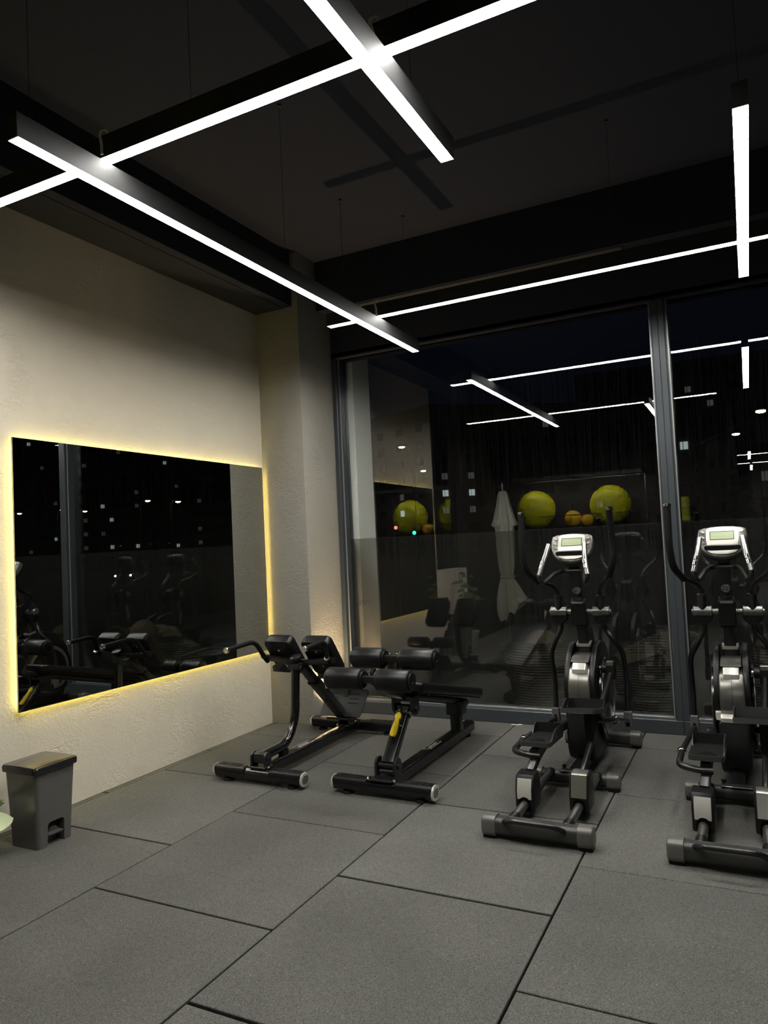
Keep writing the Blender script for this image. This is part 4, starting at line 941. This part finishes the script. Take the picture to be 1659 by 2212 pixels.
e2 = copy_tree(e1); e2.location.x = 3.697; e2.location.y = 3.402
e2['label'] = 'black and silver elliptical trainer cut off by the right edge, in front of the mullion'

# ================================================================== PLANT
def leafmesh(b, base, tip, w, nrm, droop=0.0, n=8):
    base = Vector(base); tip = Vector(tip); d = tip-base; L = d.length; dn = d.normalized(); sd = dn.cross(Vector(nrm)).normalized(); up = sd.cross(dn).normalized()
    rows = []
    for i in range(n+1):
        t = i/n; ww = w*math.sin(PI*min(1, t*0.97+0.03))**0.7; c = base+d*t-Vector((0, 0, 1))*droop*t*t*L
        row = [b.verts.new(c-sd*ww+up*ww*0.25), b.verts.new(c), b.verts.new(c+sd*ww+up*ww*0.25)]
        rows.append(row)
    for i in range(n):
        for k in range(2): b.faces.new((rows[i][k], rows[i][k+1], rows[i+1][k+1], rows[i+1][k]))
def plant():
    px, py = 0.24, 1.10
    t = thing('potted_plant', 'potted plant whose pale leaf tips reach in beside the bin at the left edge', 'plant', (px, py, 0))
    b = nb(); lathe(b, [(0.09, 0), (0.10, 0.01), (0.13, 0.22), (0.14, 0.24), (0.135, 0.25), (0.12, 0.245), (0.115, 0.22)], (px, py, 0), n=32, cap=False); bmesh.ops.contextual_create(b, geom=[v for v in b.verts if v.co.z < 0.001]); obj('pot', b, 'pot', t)
    b = nb(); lathe(b, [(0.12, 0.205), (0.10, 0.215), (0.02, 0.222)], (px, py, 0), n=24); obj('soil', b, 'soil', t)
    rnd = random.Random(3); b = nb()
    tips = []
    for k in range(7):
        a = k*0.9; h = 0.7+rnd.random()*0.6
        P = [(px, py, 0.2), (px+0.04*math.cos(a), py+0.04*math.sin(a), 0.5), (px+0.11*math.cos(a), py+0.11*math.sin(a), h)]
        tube(b, P, 0.006, bend=0.2, n=8); tips.append(P)
    obj('stem', b, 'stem', t)
    # large pale leaf low beside the bin
    b = nb(); leafmesh(b, (0.27, 1.20, 0.19), (0.300, 1.475, 0.172), 0.080, (0.45, -0.35, 0.8), 0.0, 10); obj('leaf', b, 'paleleaf', t, label='pale green leaf')
    b = nb(); leafmesh(b, (0.25, 1.18, 0.30), (0.205, 1.50, 0.262), 0.035, (0.2, -0.2, 1), 0.05, 8); obj('leaf', b, 'leaf', t, label='dark green leaf')
    b = nb(); leafmesh(b, (0.27, 1.2, 0.30), (0.24, 1.47, 0.245), 0.030, (0.8, -0.3, 0.5), 0.0, 8); obj('leaf', b, 'leaf', t, label='dark green leaf')
    b = nb()
    for P in tips:
        for i in range(9):
            q = Vector(P[1]).lerp(Vector(P[2]), 0.1+0.9*i/8); a = i*2.4+rnd.random(); L = 0.09+rnd.random()*0.06
            tip = q+Vector((math.cos(a)*L, math.sin(a)*L, 0.02)); leafmesh(b, q, tip, 0.026, (0.3, 0.8, 0.5), 0.3, 5)
    o = obj('foliage', b, 'leaf', t)
    o['kind'] = 'stuff'
plant()

# ================================================================== SHELF BEHIND THE CAMERA (seen reflected in the window)
SY = -1.46; SZ = 1.672
sh = thing('storage_shelf', 'long dark shelf behind the camera holding the exercise balls', 'shelf', (1.9, SY, SZ))
b = nb(); box(b, 0.30, 3.70, -1.83, -1.20, SZ-0.03, SZ, 0.003, 1); obj('shelf_board', b, 'darkgrey', sh)
b = nb(); cyl(b, (0.32, -1.21, SZ+0.19), (2.45, -1.21, SZ+0.19), 0.008, n=10); cyl(b, (0.32, -1.21, SZ), (0.32, -1.21, SZ+0.19), 0.008, n=10); cyl(b, (2.45, -1.21, SZ), (2.45, -1.21, SZ+0.19), 0.008, n=10); obj('guard_rail', b, 'satinblack', sh)
for k in range(4):
    b = nb(); x = 0.5+k*1.02; prism(b, [(-1.83, SZ-0.03), (-1.26, SZ-0.03), (-1.83, SZ-0.28)], x-0.01, x+0.01, 'x'); obj('bracket', b, 'satinblack', sh)
def gball(x, r, m, label, grp):
    b = nb(); ball(b, (0, 0, 0), r, 40)
    for k in range(-3, 4):
        pass
    o = obj('exercise_ball', b, m); o.location = (x, SY-0.02 if r > 0.2 else SY+0.05, SZ+r); tag(o, label, 'exercise ball', grp)
    v = nb(); lathe(v, [(0.012, -0.004), (0.014, 0.002), (0.006, 0.004)], (x, SY+r if False else SY, SZ+2*r-0.001), n=10)
    return o
gball(0.61, 0.325, 'limeball', 'lime green exercise ball at the left end of the shelf, left of the small balls', 'large exercise balls on the shelf')
gball(1.843, 0.329, 'limeball', 'lime green exercise ball right of the two small orange balls', 'large exercise balls on the shelf')
gball(1.238, 0.138, 'orangeball', 'small orange-yellow ball beside the left big green ball', 'small balls on the shelf')
gball(1.478, 0.10, 'orangeball', 'small orange-yellow ball partly behind its twin, beside the right big green ball', 'small balls on the shelf')
fr = thing('exercise_roller', 'upright lime green foam roller with ribs at the right end of the shelf', 'foam roller', (2.977, SY, SZ))
b = nb()
prof = []
for k in range(12):
    z = 0.01+k*0.032; prof += [(0.070, z), (0.076, z+0.004), (0.076, z+0.022), (0.070, z+0.026)]
lathe(b, prof, (2.977, SY, SZ-0.01+0.0), n=28); obj('ribbed_sleeve', b, 'limefoam', fr)
b = nb(); lathe(b, [(0.045, 0.0), (0.045, 0.40)], (2.977, SY, SZ), n=20); obj('core', b, 'satinblack', fr)
cn = thing('shelf_canopy', 'dark canopy board with a hidden light strip above the exercise balls', 'canopy', (1.33, -1.5, 2.50))
b = nb(); box(b, 0.29, 2.40, -1.83, -1.17, 2.502, 2.530, 0.002, 1); box(b, 0.29, 2.40, -1.185, -1.17, 2.470, 2.503); obj('canopy_board', b, 'darkgrey', cn)
b = nb(); box(b, 0.32, 2.38, -1.235, -1.205, 2.494, 2.502); obj('light_strip', b, 'niche', cn, label='glowing light strip')
# dark framed panel on the partition, its top edge catches the light
pn = thing('framed_panel', 'large dark framed glossy panel on the wall above the shelf', 'panel', (1.33, -1.82, SZ))
b = nb(); box(b, 0.30, 2.36, -1.829, -1.820, 1.70, 2.49); obj('panel_board', b, 'dark_wall', pn)
b = nb(); box(b, 0.29, 2.37, -1.83, -1.812, 2.49, 2.50); box(b, 0.29, 0.30, -1.83, -1.812, 1.69, 2.50); box(b, 2.36, 2.37, -1.83, -1.812, 1.69, 2.50); obj('panel_frame', b, 'steel', pn)

# ================================================================== OUTSIDE: terrace
b = nb(); box(b, -6, 16, GY+0.19, 11.5, -0.16, -0.06)
for k in range(24):
    pass
o = obj('terrace_floor', b, 'deck'); o['kind'] = 'structure'; 
b = nb(); box(b, -300, 300, 11.5, 420, -0.9, -0.7); o = obj('street_ground', b, 'asphalt'); o['kind'] = 'structure'
b = nb(); box(b, -0.20, 0.545, WY+0.21, WY+0.55, -0.1, CZ+0.3, 0.004, 1); o = struct('wall_exterior_pier', b, 'render')

def parasol():
    cx, cy = 1.02, 8.0
    t = thing('closed_parasol', 'closed cream parasol tied at the middle, standing outside on the terrace', 'parasol', (cx, cy, -0.06))
    b = nb(); box(b, cx-0.25, cx+0.25, cy-0.25, cy+0.25, -0.06, 0.0, 0.01, 2); obj('base', b, 'darkgrey', t)
    b = nb(); cyl(b, (cx, cy, 0.0), (cx, cy, 2.24), 0.022, n=16); obj('pole', b, 'steel', t)
    # folded canopy: pleated lathe with changing radius, hem hanging to one side
    prof = [(2.14, 0.045, 0.0), (2.09, 0.062, 0.02), (1.95, 0.085, 0.06), (1.80, 0.112, 0.12), (1.70, 0.128, 0.22), (1.67, 0.100, 0.16), (1.55, 0.096, 0.15), (1.35, 0.094, 0.16), (1.20, 0.088, 0.15), (1.08, 0.078, 0.10), (1.05, 0.066, 0.06), (1.02, 0.074, 0.10), (0.90, 0.094, 0.18), (0.78, 0.104, 0.26), (0.68, 0.104, 0.32), (0.58, 0.088, 0.38), (0.50, 0.066, 0.42)]
    b = nb(); n = 96; R = []
    for z, r, pl in prof:
        row = []
        for k in range(n):
            a = 2*PI*k/n
            rr = r*(1+pl*(math.sin(a*8+z*2.3)+0.5*math.sin(a*13+z*4)))
            zz = z; side = max(0.0, math.cos(a-0.3))
            fl = max(0.0, 1.02-z)
            pull = 0.42*fl*side**2 if z > 0.72 else 0.42*0.30*side**2*(z/0.72)**2
            if z < 0.75: zz += 0.05*math.sin(a*5+1)+0.16*side*(0.75-z)/0.25
            row.append(b.verts.new((cx-0.02*fl+pull+rr*math.cos(a)*1.1, cy+rr*math.sin(a), zz)))
        R.append(row)
    for i in range(len(R)-1):
        for k in range(n): b.faces.new((R[i][k], R[i][(k+1) % n], R[i+1][(k+1) % n], R[i+1][k]))
    b.faces.new(R[0]); obj('canopy', b, 'canvas', t, sharp=1.4)
    b = nb(); lathe(b, [(0.090, 0), (0.100, 0.008), (0.100, 0.03), (0.090, 0.038)], (cx+0.005, cy, 1.015), n=24, cap=False); obj('tie_strap', b, 'canvas', t)
    b = nb(); lathe(b, [(0.012, 0), (0.018, 0.03), (0.010, 0.06), (0.001, 0.065)], (cx, cy, 2.22), n=14); obj('finial', b, 'satinblack', t)
parasol()

def armchair(x, y, rz, label, back=0.66):
    t = thing('rattan_armchair', label, 'armchair', (0, 0, -0.06), 'rattan armchairs on the terrace')
    # tub shape: open towards +y local
    b = nb(); n = 40; R = []
    for k in range(n+1):
        a = -PI*0.12-(PI*0.76)*2*k/n*0.5*2+0
        a = PI*1.12-(PI*1.24)*k/n*1.0-PI*0.0
        s = math.sin(a)
        R.append(a)
    rings = []
    for i, (rr, zf) in enumerate(((0.27, 0.0), (0.30, 0.30), (0.33, 0.45), (0.36, 1.0), (0.385, 1.02), (0.37, 0.98), (0.30, 0.45), (0.27, 0.40))):
        row = []
        for k in range(n+1):
            a = PI*1.5-PI*0.78+(PI*1.56)*k/n
            lift = 0.5-0.5*math.sin(a)        # 1 at the back, 0 at the front
            top = 0.40+(back-0.40)*min(1, lift*1.25)
            z = {0: 0.04, 1: 0.25, 2: 0.38}.get(i, None)
            if z is None: z = top if i in (3, 4, 5) else 0.40
            if i == 4: z = top+0.015
            row.append(b.verts.new((rr*math.cos(a), rr*math.sin(a), z)))
        rings.append(row)
    for i in range(len(rings)-1):
        for k in range(n): b.faces.new((rings[i][k], rings[i][k+1], rings[i+1][k+1], rings[i+1][k]))
    cyl(b, (0, 0, 0.30), (0, 0, 0.38), 0.275, n=32); o = obj('woven_shell', b, 'rattan', None); o.parent = t
    b = nb(); ball(b, (0, 0.03, 0.43), 0.26, 24, 1, 1, 0.22); o = obj('seat_cushion', b, 'cushion', None); o.parent = t
    b = nb(); ball(b, (0, -0.20, 0.58), 0.19, 24, 1.0, 0.38, 1.0); o = obj('back_cushion', b, 'cushion', None); o.parent = t
    for k in range(4):
        a = PI/4+k*PI/2; b = nb(); cyl(b, (0.21*math.cos(a), 0.21*math.sin(a), 0), (0.22*math.cos(a), 0.22*math.sin(a), 0.08), 0.014, n=10); o = obj('leg', b, 'satinblack', None); o.parent = t
    t.location = (x, y, -0.06); t.rotation_euler.z = rz
    return t
def armchair_copy(src, x, y, rz, label):
    c = copy_tree(src); c.location = (x, y, -0.06); c.rotation_euler.z = rz; c['label'] = label; return c
ac = armchair(2.12, 5.42, 0.25, 'rattan tub armchair with tan cushion outside, behind the left elliptical trainer')
armchair_copy(ac, 3.02, 5.75, 1.9, 'rattan tub armchair outside between the two machines, left of the mullion')
armchair_copy(ac, 4.05, 5.45, -0.3, 'rattan tub armchair outside behind the right-hand machine')
tb = thing('terrace_table', 'round woven side table outside behind the glass left of the mullion', 'table', (2.62, 6.6, -0.06))
b = nb(); lathe(b, [(0.24, 0.0), (0.27, 0.30), (0.28, 0.38)], (2.62, 6.6, -0.06), n=36); obj('woven_base', b, 'rattan', tb)
b = nb(); lathe(b, [(0.36, 0.38), (0.37, 0.39), (0.37, 0.41), (0.36, 0.42)], (2.62, 6.6, -0.06), n=40); obj('table_top', b, 'deck', tb)

# ================================================================== OUTSIDE: buildings and street
def building(name, label, corner, w1, d1, w2, d2, h, fm, lit, floors=8, fh=3.0, cols=(8, 8), seed=1, z0=-0.7, wk=1.0):
    """corner block: two visible faces leave `corner` along the unit directions w1 and w2 with lengths d1, d2"""
    c = Vector((*corner, z0)); u = Vector((*w1, 0)).normalized(); v = Vector((*w2, 0)).normalized()
    t = thing(name, label, 'building', c)
    b = nb(); pts = [c, c+u*d1, c+u*d1+v*d2, c+v*d2]
    A = [b.verts.new(p) for p in pts]; B = [b.verts.new(p+Vector((0, 0, h))) for p in pts]
    b.faces.new(A); b.faces.new(B[::-1])
    for k in range(4): b.faces.new((A[k], A[(k+1) % 4], B[(k+1) % 4], B[k]))
    obj('wall', b, fm, t)
    b = nb(); k = 0.5
    pts = [c-u*k-v*k, c+u*(d1+k)-v*k, c+u*(d1+k)+v*(d2+k), c-u*k+v*(d2+k)]
    A = [b.verts.new(p+Vector((0, 0, h))) for p in pts]; B = [b.verts.new(p+Vector((0, 0, h+0.5))) for p in pts]
    b.faces.new(A); b.faces.new(B[::-1])
    for k in range(4): b.faces.new((A[k], A[(k+1) % 4], B[(k+1) % 4], B[k]))
    obj('roof', b, fm, t)
    for f, (dr, other, L, nc) in enumerate(((u, v, d1, cols[0]), (v, u, d2, cols[1]))):
        nrm = Vector((dr.y, -dr.x, 0)); nrm = nrm if nrm.dot(other) < 0 else -nrm
        unlit = nb(); nun = 0
        for i in range(floors):
            for j in range(nc):
                p = c+dr*(L*(j+0.5)/nc)+Vector((0, 0, 1.2+i*fh))+nrm*0.04
                key = (f, i, j); ww = 1.7; hh = 1.4
                def quad(bm, a, w_, h_, dz=0):
                    q = p+dr*a+Vector((0, 0, dz)); V = [q-dr*w_/2, q+dr*w_/2, q+dr*w_/2+Vector((0, 0, h_)), q-dr*w_/2+Vector((0, 0, h_))]
                    F = [bm.verts.new(x+nrm*0.08) for x in V]; G = [bm.verts.new(x) for x in V]
                    bm.faces.new(F); [bm.faces.new((G[m_], G[(m_+1) % 4], F[(m_+1) % 4], F[m_])) for m_ in range(4)]
                if key in lit:
                    mm = {1: 'lit', 2: 'litdim', 3: 'litwarm'}[lit[key]]
                    bb = nb(); quad(bb, -0.42*wk, 0.34*wk, hh*0.8*wk, 0.1); quad(bb, 0.16*wk, 0.62*wk, hh*0.8*wk, 0.1); obj('window', bb, mm, t, label='lit window')
                elif nun < 40:
                    quad(unlit, 0, ww, hh); nun += 1
                else: quad(unlit, 0, ww, hh)
        o = obj('unlit_windows', unlit, 'unlit', t); o.name = 'window_row'; o['kind'] = 'stuff'
    return t
# corner block left of centre (corner edge near x=925 in the frame)
building('apartment_building', 'dark corner apartment block with lit windows, left of the parasol', (-47.0, 120.0), (-0.92, 0.40), 62, (0.80, 0.60), 40, 27.0, 'facade',
         {(0, 6, 3): 1, (0, 3, 3): 1, (0, 2, 1): 1, (0, 2, 3): 2, (0, 3, 1): 2, (0, 3, 6): 2, (0, 4, 9): 2, (0, 1, 3): 2, (0, 5, 10): 2,
          (1, 7, 4): 2, (1, 4, 0): 2, (1, 4, 1): 2, (1, 3, 0): 1, (1, 3, 1): 1, (1, 2, 0): 2, (1, 2, 1): 2, (1, 2, 6): 2}, 8, 3.1, (11, 8))
building('apartment_block', 'long dark apartment block with dim windows behind the reflected ceiling lights', (-26.0, 150.0), (-0.2, 0.98), 30, (1.0, 0.05), 42, 35.0, 'facade',
         {(1, 9, 5): 2, (1, 8, 6): 2, (1, 3, 2): 3, (1, 3, 3): 3, (1, 3, 9): 3, (1, 4, 9): 2, (1, 6, 7): 2}, 11, 3.1, (6, 11))
building('pale_tower', 'pale grey building at the right beyond the mullion, behind a conifer', (4.5, 95.0), (-0.3, 0.95), 18, (1.0, 0.12), 9.5, 14.5, 'facade2',
         {(1, 4, 0): 2, (1, 2, 0): 2}, 4, 3.2, (4, 3))
building('brick_block', 'low dark brown block right of the mullion with faint windows', (-12.5, 112.0), (-0.1, 0.99), 14, (1.0, 0.05), 10, 18.0, 'facade',
         {(1, 4, 2): 2, (1, 4, 3): 1}, 5, 3.2, (4, 4))
# skyline seen in the wall mirror
rnd = random.Random(11)
for i, (az, dist, wdt, hh, fl) in enumerate(((38.5, 160, 16, 31, 9), (43.5, 190, 24, 42, 12), (48.0, 170, 16, 36, 10), (52.0, 200, 26, 48, 14), (57.5, 180, 26, 45, 13))):
    a = math.radians(az); cx_ = -3.8+dist*math.sin(a); cy_ = -1.07+dist*math.cos(a)
    # faces turned towards the gym
    d = Vector((math.cos(a), -math.sin(a)))
    c0 = Vector((cx_, cy_))-d*wdt/2
    lit = {}
    for k in range(14 if i else 6):
        lit[(0, rnd.randrange(1, fl-1), rnd.randrange(0, 9))] = rnd.choice((1, 2, 2, 2))
    word = ('lowest and nearest the wall reveal', 'second from the wall reveal', 'narrow middle one', 'tall one beside the reflected mullion', 'leftmost, beyond the reflected mullion')[i]
    building('distant_tower', 'distant apartment tower reflected in the wall mirror, '+word, (c0.x, c0.y), (d.x, d.y), wdt, (math.sin(a), math.cos(a)), 14, hh, 'facade2' if i % 2 else 'facade', lit, fl, 3.0, (9, 2), wk=0.7)

def street_lamp(x, y, z, m, label, power, col=(1, 0.6, 0.25), r=0.22, arm=1.2):
    t = thing('street_lamp', label, 'street lamp', (x, y, -0.7), 'street lamps')
    b = nb(); tube(b, [(x+arm, y, -0.7), (x+arm, y, z-0.4), (x+arm*0.6, y, z+0.12), (x+0.15, y, z+0.14)], 0.07, bend=0.8, n=10); obj('lamp_post', b, 'satinblack', t)
    b = nb(); ball(b, (x, y, z+0.06), r*1.2, 16, 1.6, 0.8, 0.5); obj('lamp_hood', b, 'satinblack', t)
    b = nb(); ball(b, (x, y, z-0.06), r, 16, 1.3, 0.8, 0.5); obj('lamp_glass', b, m, t)
street_lamp(-31.7, 75.0, 13.0-0.05, 'sodium', 'amber street lamp, upper of the two in front of the corner block', 2500, r=0.30)
street_lamp(-33.0, 84.0, 10.9, 'sodium', 'amber street lamp, lower of the two in front of the corner block', 1800, r=0.26, arm=-1.2)
street_lamp(4.75, 40.0, 7.43, 'sodium', 'bright amber street lamp near the right edge of the window', 1500, r=0.18, arm=1.5)
street_lamp(3.4, 62.0, 9.0, 'whitelamp', 'white street lamp below the amber one at the right edge', 500, (1, .9, .8), r=0.22, arm=1.5)
street_lamp(7.2, 88.0, 7.4, 'whitelamp', 'small white street lamp in front of the pale building', 400, (1, .9, .8), r=0.25, arm=1.5)
for i, (az, dist, z, m, r, w_) in enumerate(((42.6, 90, 8.0, 'sodium', 0.28, 'right one of the amber pair'), (44.8, 90, 8.2, 'sodium', 0.28, 'left one of the amber pair'), (49.2, 120, 9, 'sodium', 0.3, 'amber, before the middle towers'),
        (50.7, 120, 9.3, 'sodium', 0.38, 'brightest amber one'), (53.5, 130, 9.5, 'whitelamp', 0.35, 'white, right of the mullion'), (55.4, 130, 9.5, 'whitelamp', 0.4, 'white, left of the mullion'))):
    a = math.radians(az); street_lamp(-3.8+dist*math.sin(a), -1.07+dist*math.cos(a), z, m, 'small street lamp mirrored in the wall mirror, '+w_, 600, r=r)
rnd = random.Random(5)
def signal(x, y, z, m, label):
    t = thing('traffic_signal', label, 'traffic light', (x, y, -0.7), 'traffic signals')
    b = nb(); cyl(b, (x, y+0.15, -0.7), (x, y+0.15, z+0.3), 0.06, n=10); obj('post', b, 'satinblack', t)
    b = nb(); box(b, x-0.18, x+0.18, y-0.05, y+0.12, z-0.5, z+0.5, 0.03, 1); obj('signal_box', b, 'satinblack', t)
    b = nb(); ball(b, (x, y-0.08, z), 0.13, 14, 1, 0.5, 1); obj('signal_lens', b, m, t)
signal(-17.0, 45.0, 2.29, 'green', 'green traffic light shining at the left of the window')
signal(-18.9, 46.0, 2.75, 'red', 'small red signal light left of the green one')
signal(-9.6, 46.0, 3.0, 'red', 'small red signal light just left of the parasol')
signal(7.3, 46.0, 2.0, 'red', 'small red signal light at the right edge of the window')

def car(x, y, rz, label, front=True):
    t = thing('parked_car', label, 'car', (x, y, -0.7), 'cars in the street'); t.rotation_euler.z = rz
    def ob(n_, b, m): o = obj(n_, b, m, None); o.parent = t; return o
    b = nb(); prism(b, [(-2.1, 0.35), (-2.1, 0.75), (-1.5, 0.92), (-0.85, 1.0), (-0.35, 1.42), (0.9, 1.45), (1.6, 1.0), (2.1, 0.92), (2.15, 0.4), (1.7, 0.25), (-1.7, 0.25)], -0.85, 0.85, 'x', 0.06, 2); ob('car_body', b, 'unlit' if not front else 'darkgrey')
    b = nb(); prism(b, [(-0.8, 1.0), (-0.35, 1.36), (0.88, 1.38), (1.45, 1.0)], -0.87, 0.87, 'x'); ob('side_window', b, 'unlit')
    for sx_ in (-1, 1):
        for yy in (-1.3, 1.35):
            b = nb(); cyl(b, (sx_*0.72, yy, 0.32), (sx_*0.90, yy, 0.32), 0.32, n=20); ob('wheel', b, 'rubber')
    for sx_ in (-1, 1):
        b = nb(); ball(b, (sx_*0.62, -2.1, 0.68), 0.09, 12); ob('headlight', b, 'whitelamp' if front else 'darkgrey')
    return t
car(-17.5, 33, 0.5, 'dark car with lit headlights on the street, left part of the window')
c2 = car(-3.2, 30, 1.4, 'dark parked car on the street right of the parasol', False)
car(46, 46, -0.75, 'car with lit headlights mirrored in the wall mirror')

def conifer(x, y, h, label):
    t = thing('conifer_tree', label, 'tree', (x, y, -0.7), 'trees along the street')
    b = nb(); cyl(b, (x, y, -0.7), (x, y, h*0.8), 0.18, 0.05, n=10); obj('trunk', b, 'stem', t)
    b = nb(); r_ = random.Random(int(x*10)+3)
    for k in range(260):
        z = -0.7+1.2+(h-1.0)*(k/260.0); rad = (1-(k/260.0))*h*0.24+0.15; a = r_.random()*2*PI
        q = Vector((x, y, z)); tip = q+Vector((math.cos(a)*rad*r_.uniform(.7, 1.1), math.sin(a)*rad, -0.25*rad)); leafmesh(b, q, tip, 0.16+rad*0.12, (0, 0, 1), 0.0, 4)
    obj('foliage', b, 'tree', t)
conifer(3.4, 70, 9.5, 'dark conifer tree in front of the pale building at the right')
for x_, y_, w_ in ((2.045, 4.695, 'left of the first machine'), (3.40, 4.71, 'in front of the mullion')):
    b = nb()
    box(b, x_-0.03, x_+0.03, y_-0.008, y_+0.010, 0.001, 0.004, 0.001, 1); box(b, x_+0.025, x_+0.06, y_-0.004, y_+0.014, 0.001, 0.006, 0.001, 1, Matrix.Translation((x_, y_, 0)) @ Matrix.Rotation(0.2, 4, 'Z') @ Matrix.Translation((-x_, -y_, 0)))
    tag(obj('paper_scrap', b, 'print', None, origin=(x_, y_, 0)), 'tiny white paper scrap at the window foot, '+w_, 'scrap', 'paper scraps at the window')
